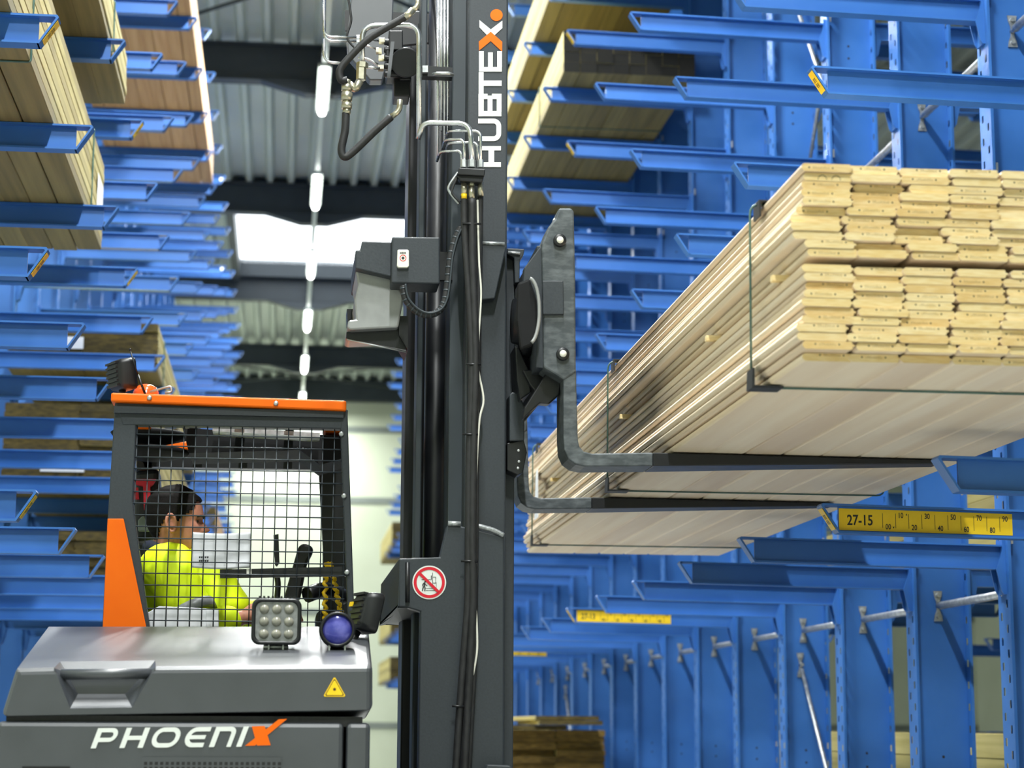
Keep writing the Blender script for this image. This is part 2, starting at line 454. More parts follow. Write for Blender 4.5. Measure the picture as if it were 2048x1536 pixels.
def flange(mb, x, t, w, z0, z1, holes):
    """an upright's flange at x..x+t, w wide along y, with two columns of slots"""
    if not holes:
        mb.box(x, x+t, -w/2, w/2, z0, z1); return
    ys = [-w/2, -0.040, -0.022, 0.022, 0.040, w/2]
    zs = [z0]; z = z0+0.03
    cells = []
    while z+0.1 < z1:
        zs += [z, z+0.032, z+0.05, z+0.082]; z += 0.1
    zs.append(z1)
    for xx in (x,):
        vs = [(xx, yy, zz) for zz in zs for yy in ys]
        fs = []
        for r in range(len(zs)-1):
            for c in range(5):
                ph = (r-1) % 4
                if r > 0 and r < len(zs)-2 and ((c == 1 and ph == 0) or (c == 3 and ph == 2)): continue
                fs.append((r*6+c, r*6+c+1, (r+1)*6+c+1, (r+1)*6+c))
        mb.add(vs, fs)
    mb.add([(x, -w/2, z0), (x+t, -w/2, z0), (x+t, -w/2, z1), (x, -w/2, z1)], [(0, 1, 2, 3)])
    mb.add([(x, w/2, z0), (x+t, w/2, z0), (x+t, w/2, z1), (x, w/2, z1)], [(0, 1, 2, 3)])

def upright_mesh():
    mb = MB()
    flange(mb, 0.0, 0.012, 0.13, 0.0, TOPZ, True)
    mb.box(0.012, 0.258, -0.005, 0.005, 0.0, TOPZ)
    flange(mb, 0.258, 0.012, 0.13, 0.0, TOPZ, True)
    mb.box(-1.0, 0.30, -0.05, 0.05, 0.0, 0.16)                    # floor beam
    for z in (1.05, 1.12, 3.3, 3.37, 4.9, 4.97, 6.4, 6.47):        # bolt holes in the web
        mb.lathe((0.135, -0.0056, z), (0, -1, 0), [(0, 0.007), (0.0004, 0.0)], 8, 1)
    return mb

def arm_mesh(slope, bracket=True):
    """tip at the origin, running to +x; top at z = 0 at the tip"""
    L = 1.096; mb = MB(); hb = 0.03; hh = 0.10; t = 0.007
    zt = lambda x: -slope*x
    def bar(x0, x1, y0, y1, za, zb):
        mb.hexa([(x0, y0, zt(x0)+za), (x1, y0, zt(x1)+za), (x1, y1, zt(x1)+za), (x0, y1, zt(x0)+za),
                 (x0, y0, zt(x0)+zb), (x1, y0, zt(x1)+zb), (x1, y1, zt(x1)+zb), (x0, y1, zt(x0)+zb)])
    bar(0.006, L, -hb, hb, -t, 0)
    bar(0.062, L, -hb, hb, -hh, -hh+t)
    bar(0.066, L, -0.004, 0.004, -hh+t, -t)
    # slanted end plate with a rounded top corner
    prof = [(0.006, 0.0), (0.0, -0.008), (0.060, -hh), (0.068, -hh), (0.010, -0.011), (0.014, -t)]
    mb.prism([(x, -hb, z) for x, z in prof], (0, 2*hb, 0))
    # hook bracket on the upright
    mb.box(L-0.012, L+0.002, -0.036, 0.036, zt(L)-0.20, zt(L)+0.02)
    for y in (-0.036, 0.030):
        mb.prism([(L-0.04, y, zt(L)-0.10), (L-0.012, y, zt(L)-0.02), (L-0.012, y, zt(L)-0.20), (L-0.022, y, zt(L)-0.185)], (0, 0.006, 0))
    return mb

up_me = upright_mesh().build('upright', [M['blue'], M['ink']], fix=False)
arm_r = arm_mesh(0.016).build('arm', M['blue']); arm_l = arm_mesh(0.0).build('arm', M['blue'])
st = MB()
st.prism([(0.0065-0.0015, -0.024, -0.017), (0.0525-0.0015, -0.024, -0.088), (0.0525-0.0035, -0.024, -0.0885), (0.0065-0.0035, -0.024, -0.0175)], (0, 0.048, 0))
a_, b_ = Vector((0.0028, 0, -0.0175)), Vector((0.0488, 0, -0.0885))
dirv = (b_-a_); nrm = Vector((-dirv.z, 0, dirv.x)).normalized()
if nrm.x > 0: nrm = -nrm
for k in range(9):
    if k == 4: continue
    q = a_+dirv*(0.30+0.05*k)+nrm*0.0006
    for s in (-0.012, 0.002):
        p4 = [q+Vector((0, s, 0)), q+Vector((0, s+0.011, 0)), q+dirv*0.03+Vector((0, s+0.011-0.003*(k % 3), 0)), q+dirv*0.03+Vector((0, s+0.002*(k % 2), 0))]
        st.add(p4, [(0, 1, 2, 3)], 1)
tag_me = st.build('label', [M['yellow'], M['ink']], fix=False)
pin = MB()
for y in (-0.058, 0.052): pin.box(1.112, 1.122, y, y+0.006, -0.015, 0.03); 
pin_me = pin.build('locking_pin', M['galv'])
protos = [up_me, arm_r, arm_l, tag_me, pin_me]

def inst(src, parent, loc=(0, 0, 0), rz=0.0):
    o = bpy.data.objects.new(src.name.split('.')[0], src.data); COL.objects.link(o)
    o.parent = parent; o.location = loc; o.rotation_euler = (0, 0, rz)
    return o

ordw = ['first', 'second', 'third', 'fourth', 'fifth', 'sixth', 'seventh', 'eighth', 'ninth', 'tenth', 'eleventh', 'twelfth', 'thirteenth', 'fourteenth',
        'fifteenth', 'sixteenth', 'seventeenth', 'eighteenth', 'nineteenth', 'twentieth', 'twenty-first', 'twenty-second', 'twenty-third', 'twenty-fourth',
        'twenty-fifth', 'twenty-sixth', 'twenty-seventh', 'twenty-eighth']
def rack_column(side, i):
    y = (YR0 if side > 0 else YL0)+D*i
    x = XRR if side > 0 else XLR
    t = thing('cantilever_rack', 'blue cantilever rack upright with arms, %s from the camera on the %s of the aisle' % (ordw[i if side > 0 else i-1], 'right' if side > 0 else 'left'),
              'rack', (x, y, 0), 'rack uprights on the %s side' % ('right' if side > 0 else 'left'))
    inst(up_me, t, rz=0 if side > 0 else math.pi)
    tiers = range(0, 8)
    for j in tiers:
        if side > 0:
            a = inst(arm_r, t, (XRT-XRR, 0, ZR(j)))
        else:
            a = inst(arm_l, t, (XLT-XLR, 0, ZLv(j)), math.pi)
        if side > 0 and i in (1, 6, 11) or side < 0 and i in (1, 4):
            inst(tag_me, a)
        if side > 0 and i < 9 or side < 0 and i < 4: inst(pin_me, a)
        if side > 0 and j == 0 and i in (1, 6, 11): strip_label(a, {1: '27-15', 6: '27-13', 11: '27-11'}[i])
    return t

def strip_label(parent, code):
    mb = MB(); x0, x1 = 0.068, 0.068+0.80 - 0.185
    x1 = 0.68
    z1 = lambda x: -0.016*x-0.013; z0 = lambda x: -0.016*x-0.087
    y = -0.0052
    mb.hexa([(x0, y, z0(x0)), (x1, y, z0(x1)), (x1, y+0.001, z0(x1)), (x0, y+0.001, z0(x0)), (x0, y, z1(x0)), (x1, y, z1(x1)), (x1, y+0.001, z1(x1)), (x0, y+0.001, z1(x0))])
    def put(txt, xc, zc, h, sq=0.8):
        vs, fs, w = text_geo(txt)
        mb.add([(xc+(vx-w/2)*h*sq, y-0.0006, zc-0.016*xc+(vy-0.5)*h) for vx, vy in vs], fs, 1)
    put(code, x0+0.073, -0.05, 0.036)
    nums = ['00', '10', '20', '30', '40', '50', '60', '70', '80', '90']
    cw = (x1-x0-0.152)/10
    for k, n in enumerate(nums):
        xa = x0+0.152+cw*k
        mb.add([(xa, y-0.0006, z0(xa)+0.012), (xa+0.0016, y-0.0006, z0(xa)+0.012), (xa+0.0016, y-0.0006, z1(xa)-0.012), (xa, y-0.0006, z1(xa)-0.012)], [(0, 1, 2, 3)], 1)
        zc = -0.03 if k % 2 else -0.070
        put(n, xa+cw/2-0.003, zc, 0.019, 0.75)
        if k < 2:
            xx, s = xa+cw/2+0.016, (1 if k else -1)
            mb.add([(xx-0.003, y-0.0006, zc-0.016*xx), (xx+0.003, y-0.0006, zc-0.016*xx), (xx, y-0.0006, zc-0.016*xx+0.007*s)], [(0, 1, 2)], 1)
    o = mb.build('label_strip', [M['yellow'], M['ink']], fix=False)
    o.parent = parent
    o['label'] = 'yellow location strip with black numbers'
NC = 26
for i in range(NC):
    rack_column(1, i)
for i in range(1, NC-2):
    rack_column(-1, i)
# second face of the right row: arms that point to the next aisle
for i in range(0, 12):
    y = YR0+D*i+0.0
    t = None
# braces between the uprights of the right row
XB = 3.03
def brace(name, a, b, label, cat='brace', grp=None, r=0.018):
    t = thing(name, label, cat, a, grp)
    a, b = Vector(a), Vector(b)
    d = (b-a).normalized()
    MB().tube([a+d*0.03, b-d*0.03], r, 10).build('tube', M['galv'], t)
    for p, s in ((a, 1), (b, -1)):
        q = MB()
        q.prism([(p.x+hx, p.y-0.007*s, p.z+hz_) for hx, hz_ in ((-0.021, 0.07), (0.021, 0.07), (0.017, 0.045), (0.008, 0.02), (0.008, -0.02), (0.017, -0.045), (0.021, -0.07), (-0.021, -0.07), (-0.017, -0.045), (-0.008, -0.02), (-0.008, 0.02), (-0.017, 0.045))], (0, 0.006, 0))
        q.cyl(p-Vector((0.0, 0.012*s, 0)), p+Vector((0.0, 0.035*s, 0)), 0.011, n=8)
        for dz in (-0.05, 0.05): q.cyl(p+Vector((0, -0.012*s, dz)), p+Vector((0, 0.004*s, dz)), 0.010, n=6)
        q.build('end_bracket', M['galv'], t)
    return t
for i in range(1, 16):
    ya, yb = YR0+D*(i-1)+0.020, YR0+D*i-0.020
    brace('brace_tube', (XB, ya, CH+0.56), (XB, yb, CH+0.56), 'galvanised brace tube below the lowest right arms, between %s and %s uprights' % (ordw[i-1], ordw[i]), grp='lower brace tubes')
    if i < 10:
        brace('brace_tube', (XB, ya, CH+2.93), (XB, yb, CH+2.93), 'galvanised brace tube higher up between %s and %s right uprights' % (ordw[i-1], ordw[i]), grp='upper brace tubes')
for i in (5, 13):
    ya, yb = YR0+D*(i-1)+0.020, YR0+D*i-0.020
    for (za, zb, w) in ((-1.0, 0.36, 'falling'), (0.36, -1.0, 'rising')):
        brace('diagonal_brace', (XB+(0.05 if w == 'rising' else -0.02), ya, CH+za), (XB+(0.05 if w == 'rising' else -0.02), yb, CH+zb), '%s thin diagonal brace rod between the %s and %s right uprights' % (w, ordw[i-1], ordw[i]), grp='diagonal braces', r=0.011)
ya, yb = YR0+D*4+0.020, YR0+D*5-0.020
for (za, zb, w) in ((4.6, 3.12, 'rising'), (3.12, 4.6, 'falling')):
    brace('diagonal_brace', (XB+(0.05 if w == 'rising' else -0.02), ya, CH+za), (XB+(0.05 if w == 'rising' else -0.02), yb, CH+zb), 'upper %s diagonal rod above the load, on the fifth right upright' % w, grp='diagonal braces', r=0.011)

# back arms of the right row (they hold the timber seen between the uprights)
back_t = {}
for i in range(0, 14):
    t = [o for o in bpy.data.objects if o.name.startswith('cantilever_rack') and abs(o.location.x-XRR) < 0.01 and abs(o.location.y-(YR0+D*i)) < 0.01][0]
    for j in range(0, 8):
        inst(arm_l, t, (0.27+1.10, 0, ZR(j)), math.pi)

# ------------------------------------------------------------------ timber packs in the racks
def board_mesh(w, t, L, m0, m1, ch=0.003):
    mb = MB(); c = ch
    prof = [(c, 0), (w-c, 0), (w, c), (w, t-c), (w-c, t), (c, t), (0, t-c), (0, c)]
    mb.prism([(x, 0, z) for x, z in prof], (0, L, 0), 0, 1)
    return mb.build('board', [m0, m1])

def pack(label, x0, x1, y0, y1, z0, layers, cols, th, ma='wood', mb_='wood_end', straps=(), grp='timber packs in the racks', gap=0.0, jit=0.02, sep=0.012, name='timber_pack', paper=None, mat_strap='strap', ch=0.003):
    w = (x1-x0)/cols
    t = thing(name, label, 'timber pack', ((x0+x1)/2, (y0+y1)/2, z0), grp)
    pr = board_mesh(w-0.002, th-0.001, y1-y0, M[ma], M[mb_], ch)
    shaded = board_mesh(w-0.002, th-0.001, y1-y0, M['wood_shaded'], M[mb_]) if ma == 'wood' else None  # bottom-row boards with the underside shade painted in
    first = True
    for r in range(layers):
        for c in range(cols):
            if r == 0 and shaded is not None: o = bpy.data.objects.new('board', shaded.data); COL.objects.link(o)
            elif first: o = pr; first = False
            else:
                o = bpy.data.objects.new('board', pr.data); COL.objects.link(o)
            o.parent = t
            o.location = Vector((x0+w*c+0.002+random.uniform(-1, 1)*0.003, y0+random.uniform(-jit, jit), z0+th*r)) - Vector(t.location)
    if shaded is not None: bpy.data.objects.remove(shaded)
    zt = z0+th*layers
    for ys in straps:
        g = 0.004
        MB().tube(fillet([(x0-g, ys, z0-g), (x1+g, ys, z0-g), (x1+g, ys, zt+g), (x0-g, ys, zt+g), (x0-g, ys, z0-g)], 0.01, 3), 0.004, 6).build('strap', M[mat_strap], t)
    if paper:
        px0, px1, pz0, pz1 = paper
        MB().box(px0, px1, y0-jit-0.006, y0-jit-0.004, pz0, pz1).build('paper_label', M['paper'], t)
    return t
e = 0.003
pack('yellowish timber pack on the upper left arms nearest the camera, bottom seen', -1.85, -0.93, 4.6, 9.5, ZLv(2)+e, 9, 8, 0.048, straps=(6.7, 8.9))
MB().box(-0.926, -0.924, 9.15, 9.42, ZLv(2)+0.12, ZLv(2)+0.30).build('paper_label', M['paper'], bpy.data.objects['timber_pack'])
pack('thin timber pack on the tier above the nearest left pack', -1.80, -0.85, 4.8, 9.58, ZLv(3)+e, 5, 8, 0.048, straps=(8.8,))
pack('tall reddish timber pack high on the far left arms under the roof', -1.80, -0.82, 13.0, 19.4, ZLv(6)+e, 8, 9, 0.048, ma='larch')
pack('dark-ended timber pack on the left rack just above the cab roof', -1.83, -0.86, 12.8, 18.2, ZLv(2)+e, 6, 2, 0.052, ch=0.008, straps=(13.4,), paper=(-1.53, -1.34, ZLv(2)+0.13, ZLv(2)+0.21))
pack('timber pack on the left rack, one tier below the cab roof', -1.83, -0.86, 12.8, 18.2, ZLv(1)+e, 10, 2, 0.055, ch=0.008, paper=(-1.58, -1.30, ZLv(1)+0.10, ZLv(1)+0.19))
pack('lowest timber pack on the left rack beside the driver cab', -1.83, -0.86, 12.8, 18.2, ZLv(0)+e, 9, 2, 0.055, ch=0.008)
pack('distant timber pack seen through the cab guard, upper of two', -1.8, -0.84, 24, 29, ZLv(2)+e, 6, 6, 0.055, ma='larch', mb_='wood_end')
pack('distant timber pack seen through the cab guard, lower of two', -1.8, -0.84, 24, 29, ZLv(1)+e, 8, 6, 0.055, ma='larch', mb_='wood_end')
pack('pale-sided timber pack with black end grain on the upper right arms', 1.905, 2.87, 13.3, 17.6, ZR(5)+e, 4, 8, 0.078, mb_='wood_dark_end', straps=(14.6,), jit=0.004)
pack('timber pack on the topmost right arms above the black-ended pack', 1.88, 2.84, 12.0, 18.0, ZR(6)+e, 7, 8, 0.05)
pack('brown plank stack low on the right rack near the mast foot', 1.80, 2.60, 15.8, 20.5, CH-0.86, 16, 2, 0.052, ma='wood', mb_='brown_end', jit=0.05, ch=0.009)
pack('far timber pack beyond the mast, upper of three on the right row', 1.85, 2.7, 34, 38, ZR(3)+e, 7, 4, 0.06)
pack('far timber pack beyond the mast, middle of three on the right row', 1.85, 2.7, 34, 38, ZR(1)+e, 8, 4, 0.06)
pack('far timber pack beyond the mast, lowest of three on the right row', 1.85, 2.7, 34, 38, ZR(0)+e, 7, 4, 0.06)
pack('timber pack behind the right uprights at the height of the yellow strip', 3.36, 4.2, 5.0, 13.0, ZR(0)+e, 5, 5, 0.085, straps=(8.4, 10.2))
pack('low timber pack behind the right uprights near the bottom edge', 3.36, 4.2, 5.0, 14.0, CH-0.60, 5, 5, 0.115)
pack('timber pack behind the right uprights high above the load', 3.36, 4.2, 6.0, 12.0, ZR(5)+e, 5, 5, 0.085)
# loose boards lying on the low stack
for (x, y, z, rz, L, lab) in ((1.75, 15.5, 0.004, 0.03, 2.6, 'loose plank lying lowest on the brown stack near the mast foot'), (2.0, 15.3, 0.040, -0.05, 2.4, 'loose plank lying across the brown stack, middle of three'),
                         (1.98, 15.35, 0.076, -0.02, 2.8, 'loose plank lying on top of the brown stack')):
    b = board_mesh(0.5, 0.032, L, M['wood'], M['wood_end'])
    b.location = (x, y, CH-0.86+16*0.052+z); b.rotation_euler = (0, 0, rz)
    b.name = 'loose_plank'
    tag(b, lab, 'plank', 'loose planks on the brown stack')
# rack row across the next aisle, seen through the gaps between the right uprights
for i in range(0, 10):
    t = thing('cantilever_rack', 'blue rack column %s from the camera in the row beyond the right-hand racks' % ordw[i], 'rack', (7.0, YR0+D*(i+1), 0), 'rack uprights of the row beyond')
    inst(up_me, t)
    for j in range(-1, 8, 1): inst(arm_r, t, (-1.10, 0, ZR(j)))
# ------------------------------------------------------------------ the load on the forks
PX0, PY0, PZ0 = 1.165, 4.27, CH+0.831
BW, BT, BL = 0.1205, 0.0201, 5.12
def load_board(variant):
    w, t = BW, BT; mb = MB()
    prof = [(0.007, 0.0004), (w-0.006, 0.0004), (w-0.003, 0.004), (w-0.003, 0.008), (w+0.002, 0.0085), (w+0.002, 0.0125), (w-0.003, 0.013), (w-0.005, t-0.0006),
            (0.007, t-0.0012), (0.0035, 0.0172), (0.001, 0.0142), (0.0, 0.0105), (0.001, 0.0062), (0.0035, 0.0030)]
    mb.prism([(x, 0, z) for x, z in prof], (0, BL, 0), 0, 1)
    rr = random.Random(variant)
    if variant < 3:                                     # faint stamped marks on the end grain
        x0 = 0.018+0.012*variant; z = 0.006+0.003*variant
        for q in (x0, x0+0.056):
            mb.add([(q+0.0021*math.cos(a*math.pi/3), -0.0004, z+0.003+0.0022*math.sin(a*math.pi/3)) for a in range(6)], [tuple(range(6))], 2)
        for k in range(9):
            q = x0+0.010+0.0045*k; h = 0.003+0.004*rr.random()
            mb.add([(q, -0.0004, z), (q+0.0011, -0.0004, z), (q+0.0011, -0.0004, z+h), (q, -0.0004, z+h)], [(0, 1, 2, 3)], 3)
    if variant == 3:                                    # drawn arcs
        for cx in (0.045, 0.078):
            pts = [(cx+0.011*math.cos(a), 0.003+0.012*math.sin(a)) for a in [math.pi*k/8 for k in range(9)]]
            for (a, b) in zip(pts[:-1], pts[1:]):
                mb.add([(a[0], -0.0004, a[1]), (b[0], -0.0004, b[1]), (b[0]*0.92+cx*0.08, -0.0004, b[1]*0.9), (a[0]*0.92+cx*0.08, -0.0004, a[1]*0.9)], [(0, 1, 2, 3)], 2)
    o = mb.build('board', [M['pine'], M['pine_end'], M['ink'], M['print']])
    return o
M['print'] = mat('faded_stamp', srgb(126, 104, 66), 0.7, c2=srgb(150, 124, 78), scale=(90, 90, 90))
load = thing('timber_pack', 'strapped pack of fresh planed pine boards lifted on the forks', 'timber pack', (PX0+0.48, PY0+BL/2, PZ0))
vari = [load_board(v) for v in (0, 1, 2, 3, 4, 5)]
ROWS, COLS_ = 22, 8
rowoff = [0.0, 0.004, -0.016, -0.018, -0.012, 0.002, 0.0, 0.006, 0.004, -0.004, 0.004, 0.012, 0.010, -0.018, -0.022, -0.026, -0.012, 0.0, 0.0, 0.010, 0.004, 0.0]
rest = []
used = set()
for r in range(ROWS):
    z = PZ0+BT*r+(0.018 if r >= 11 else 0)
    for c in range(COLS_):
        v = random.choice([0, 0, 1, 1, 2, 2, 4, 5, 5])
        if r == ROWS-2 and c == 0: v = 3
        x = PX0+BW*c+rowoff[r]+random.uniform(-0.004, 0.004)+(random.choice((-0.006, 0, 0.006)) if c == 0 else 0)+(0.01 if c and random.random() < 0.2 else 0)
        y = PY0+random.uniform(-0.006, 0.006)+(random.choice([0.01, 0.015, 0.02]) if random.random() < 0.12 else 0)
        if r == 0: y = PY0+random.uniform(0.0, 0.012)+0.03
        visible = c <= 4 and (c > 0 or True)
        if c <= 3 or (c == 4 and r < 10):
            if v not in used: o = vari[v]; used.add(v)
            else:
                o = bpy.data.objects.new('board', vari[v].data); COL.objects.link(o)
            o.parent = load; o.location = Vector((x, y, z))-Vector(load.location)
        else:
            rest.append((v, x, y, z))
mb = MB()
for v, x, y, z in rest:
    me = vari[v].data
    b = len(mb.v)
    mb.v += [(q.co.x+x, q.co.y+y, q.co.z+z) for q in me.vertices]
    for p in me.polygons:
        mb.f.append([b+i for i in p.vertices]); mb.m.append(p.material_index); mb.sm.append(False)
o = mb.build('board', [M['pine'], M['pine_end'], M['ink'], M['print']], load, fix=True)
o['kind'] = 'stuff'
for v in range(6):
    if v not in used: bpy.data.objects.remove(vari[v])
# short battens that stick out of the long side
for (y, r) in ((4.46, 11), (5.2, 11), (6.6, 11), (8.38, 11)):
    z = PZ0+BT*r-0.0002
    MB().box(PX0-0.020, PX0+0.96, y, y+0.022, z+0.002, z+0.0165).build('spacer_batten', M['pine_end'], load)
ztop = PZ0+BT*ROWS+0.018
for ys in (4.65, 6.82, 8.95):
    g = 0.012
    MB().tube(fillet([(PX0-0.030, ys, PZ0-0.004), (PX0+0.985, ys, PZ0-0.004), (PX0+0.985, ys, ztop+0.004), (PX0-0.026, ys, ztop+0.004), (PX0-0.030, ys, PZ0-0.004)], 0.03, 4), 0.0030, 6).build('strap', M['strap'], load)
    cp = MB()
    cp.prism([(PX0-0.033, ys-0.02, PZ0-0.008), (PX0+0.045, ys-0.02, PZ0-0.008), (PX0+0.045, ys-0.03, PZ0-0.004), (PX0-0.028, ys-0.03, PZ0-0.003), (PX0-0.028, ys-0.03, PZ0+0.04), (PX0-0.033, ys-0.03, PZ0+0.04)], (0, 0.06, 0))
    cp.build('corner_protector', M['rubber'], load)
    cp = MB().prism([(PX0-0.010, ys-0.03, ztop-0.035), (PX0-0.005, ys-0.03, ztop-0.035), (PX0-0.005, ys-0.03, ztop+0.003), (PX0+0.03, ys-0.03, ztop+0.003), (PX0+0.03, ys-0.03, ztop+0.007), (PX0-0.010, ys-0.03, ztop+0.007)], (0, 0.06, 0))
    cp.build('corner_protector', M['rubber'], load)
lab = MB()
lab.prism([(PX0-0.032, 8.72, PZ0+0.10), (PX0-0.03, 8.86, PZ0+0.10), (PX0-0.028, 8.82, PZ0+0.32), (PX0-0.034, 8.72, PZ0+0.32)], (0.002, 0, 0))
lab.build('plastic_tag', M['paper'], load)

# ------------------------------------------------------------------ the side-loading truck
T = thing('forklift_truck', 'dark grey and orange side-loading forklift truck with a caged cab', 'forklift', (0.0, 6.4, 0))
G, K = M['grey'], M['black']
# --- hood: sloping cover over the motor compartment
YF, YB = 5.2, 6.2
A0, A1 = P(32, 1338, YF), P(745, 1331, YF)
B0, B1 = P(97, 1252, YB), P(737, 1252, YB)
C0, C1 = P(2, 1433, YF), P(745, 1421, YF)
n0, n1, n2, n3 = P(108, 1336, YF), P(140, 1417, YF), P(264, 1415, YF), P(312, 1334, YF)
hz = C0.z
h = MB()
Db0, Db1 = Vector((B0.x-0.06, YB, hz)), Vector((B1.x, YB, hz))
# top with the handle cut-out, front, sides, back
t0, t1 = n0+(B0-A0)*0.13+Vector((0.006, 0, 0)), n3+(B0-A0)*0.13-Vector((0.006, 0, 0))
h.add([A0, n0, t0, t1, n3, A1, B1, B0], [(0, 1, 2, 7), (2, 3, 6, 7), (3, 4, 5, 6)])
h.add([C0, A0, n0, n1, n2, n3, A1, C1], [(0, 1, 2, 3), (0, 3, 4, 7), (4, 5, 6, 7)])
h.add([C0, A0, B0, Db0], [(0, 1, 2, 3)]); h.add([C1, A1, B1, Db1], [(0, 1, 2, 3)]); h.add([B0, B1, Db1, Db0], [(0, 1, 2, 3)])
h.add([C0, C1, Db1, Db0], [(0, 1, 2, 3)])
hood = h.build('hood', M['hood'], T, bevel=0.016, seg=3)
r_ = MB()
D1 = Vector((0, 0.07, 0))
w1, w2 = P(156, 1388, YF+0.07), P(250, 1388, YF+0.07)             # floor line of the pocket
w0, w3 = P(134, 1345, YF+0.07), P(292, 1344, YF+0.07)             # back wall, upper corners
r_.add([n0, n1, n2, n3, w0, w1, w2, w3], [(0, 1, 5, 4), (1, 2, 6, 5), (2, 3, 7, 6), (4, 5, 6, 7)])
r_.add([n0, t0, t1, n3, w0, w3], [(0, 1, 4), (1, 2, 5, 4), (2, 3, 5)])
r_.build('handle_recess', M['hood'], hood)
r2 = MB()
r2.tube([n0.lerp(n3, 0.06)+Vector((0, 0.03, -0.016)), n0.lerp(n3, 0.94)+Vector((0, 0.03, -0.016))], 0.014, 12)
r2.build('grip_bar', M['hood'], hood)
# --- body under the hood
ZL = hz-0.012
b = MB()
xs = P(690, 1470, YF).x
xl, xr = P(-6, 1440, YF).x, P(741, 1440, YF).x
b.box(xl, xs-0.004, YF, YB+0.1, 0.28, ZL)
body = b.build('battery_cover', M['hood'], T, bevel=0.012)
b = MB().box(xs+0.004, xr, YF, YB+0.1, 0.28, ZL)
b.build('side_panel', M['hood'], T, bevel=0.012)
b = MB().box(xl+0.02, xr-0.02, YF+0.02, YB, ZL-0.01, hz+0.004).build('seal_strip', M['rubber'], T)
b = MB()
b.box(xl-0.02, 0.95, 5.3, 7.3, 0.14, 0.30); b.box(xl, 0.25, 6.2, 7.4, 0.3, 0.87)
b.box(-0.5, 0.9, 5.35, 5.9, 0.3, 0.55); b.box(-0.5, 0.9, 7.1, 7.3, 0.3, 0.55)
b.build('chassis', G, T, bevel=0.01)
for (x, y) in ((-0.45, 5.55), (0.6, 5.45), (0.6, 7.25), (-0.45, 7.2)):
    w = MB().lathe((x, y-0.09, 0.17), (0, 1, 0), [(0, 0.0), (0, 0.11), (0.01, 0.155), (0.03, 0.17), (0.15, 0.17), (0.17, 0.155), (0.18, 0.11), (0.18, 0.0)], 28)
    w.build('wheel', M['rubber'], T)
# vent grille at the bottom edge
g = MB()
p0, p1 = P(284, 1514, YF), P(562, 1512, YF)
gw = (p1.x-p0.x)
g.box(p0.x, p1.x, YF-0.004, YF+0.002, p0.z-0.09, p0.z)
for r in range(7):
    for c in range(26):
        x = p0.x+0.006+gw/26*c; z = p0.z-0.012-0.0125*r
        g.box(x, x+0.008, YF-0.0046, YF-0.004, z-0.008, z, 1)
g.build('vent_grille', [M['hood'], M['ink']], body)
g = MB(); q0 = P(45, 1528, YF)
g.box(q0.x, q0.x+0.12, YF-0.003, YF+0.01, q0.z-0.08, q0.z-0.006); g.build('pocket', K, body)
# lettering on the body
def PM(Y):
    return lambda p: P(p[0], p[1], Y)
L4 = lambda x, y: (x*820/2048.0, 1150+y*820/2048.0)
def arc(cx, cy, rx, ry, a0, a1, n=12):
    return [(cx+rx*math.cos(math.radians(a0+(a1-a0)*k/n)), cy-ry*math.sin(math.radians(a0+(a1-a0)*k/n))) for k in range(n+1)]
YT = YF-0.002
class Txt:                                             # upright glyph space: u right, v up (0..1), sheared onto the panel
    def __init__(s, x0, base, hgt, slant, dy): s.x0, s.b, s.h, s.s, s.dy = x0, base, hgt, slant, dy
    def __call__(s, p):
        x = s.x0+p[0]*s.h+p[1]*s.h*s.s; y = s.b+s.dy*p[0]*s.h-p[1]*s.h
        return P(*L4(x, y), YT)
tx = Txt(452, 866, 101, 0.38, -0.011)
lw = 0.26
w_ = MB()
hb = lw/2
def stroke(mb, pts, w=lw, m=0): mb.ribbon(pts, w, tx, m, t=0.0014)
def stadium(cx, cy, hw, hh, r, n=8):
    pts = []
    for (sx, sy, a0) in ((1, 1, 0), (-1, 1, 90), (-1, -1, 180), (1, -1, 270)):
        for k in range(n+1):
            a = math.radians(a0+90*k/n)
            pts.append((cx+sx*(hw-r)+r*math.cos(a), cy+sy*(hh-r)+r*math.sin(a)))
    return pts
# P
stroke(w_, [(hb, 0), (hb, 1)])
stroke(w_, [(lw, 1-hb*0.8)]+[(0.75+0.235*math.cos(math.radians(a)), 0.655+0.24*math.sin(math.radians(a))) for a in range(90, -91, -15)]+[(lw, 0.415)], 0.21)
# H
stroke(w_, [(1.42+hb, 0), (1.42+hb, 1)]); stroke(w_, [(2.32+hb, 0), (2.32+hb, 1)]); stroke(w_, [(1.6, 0.5), (2.4, 0.5)], 0.21)
# O
w_.ribbon(stadium(3.55, 0.5, 0.56, 0.39, 0.36), 0.22, tx, 0, t=0.0014, closed=True)
# round E
stroke(w_, [(5.62, 0.89), (5.0, 0.89)]+[(4.98+0.36*math.cos(math.radians(a)), 0.5+0.39*math.sin(math.radians(a))) for a in range(90, 271, 15)]+[(5.0, 0.11), (5.55, 0.11)], 0.22)
stroke(w_, [(4.7, 0.5), (5.5, 0.5)], 0.2)
# round n
stroke(w_, [(5.85+hb, 0), (5.85+hb, 0.89)]); stroke(w_, [(5.85, 0.89), (6.55, 0.89)]+[(6.6+0.22*math.cos(math.radians(a)), 0.66+0.23*math.sin(math.radians(a))) for a in range(80, -1, -15)]+[(6.82, 0)], 0.22)
# I
stroke(w_, [(7.2+hb, 0), (7.2+hb, 1)])
w_.build('lettering', M['white'], body)
w_ = MB()
w_.poly([L4(*p) for p in ((1258, 756), (1322, 754), (1327.5, 771.7), (1392, 721), (1434, 719), (1336.4, 800), (1352, 850), (1284, 852), (1282, 845), (1274, 852), (1224, 853), (1273.7, 814))], PM(YT), 0, 0.0014)
w_.build('lettering', M['orange'], body)['label'] = 'orange X of the lettering'
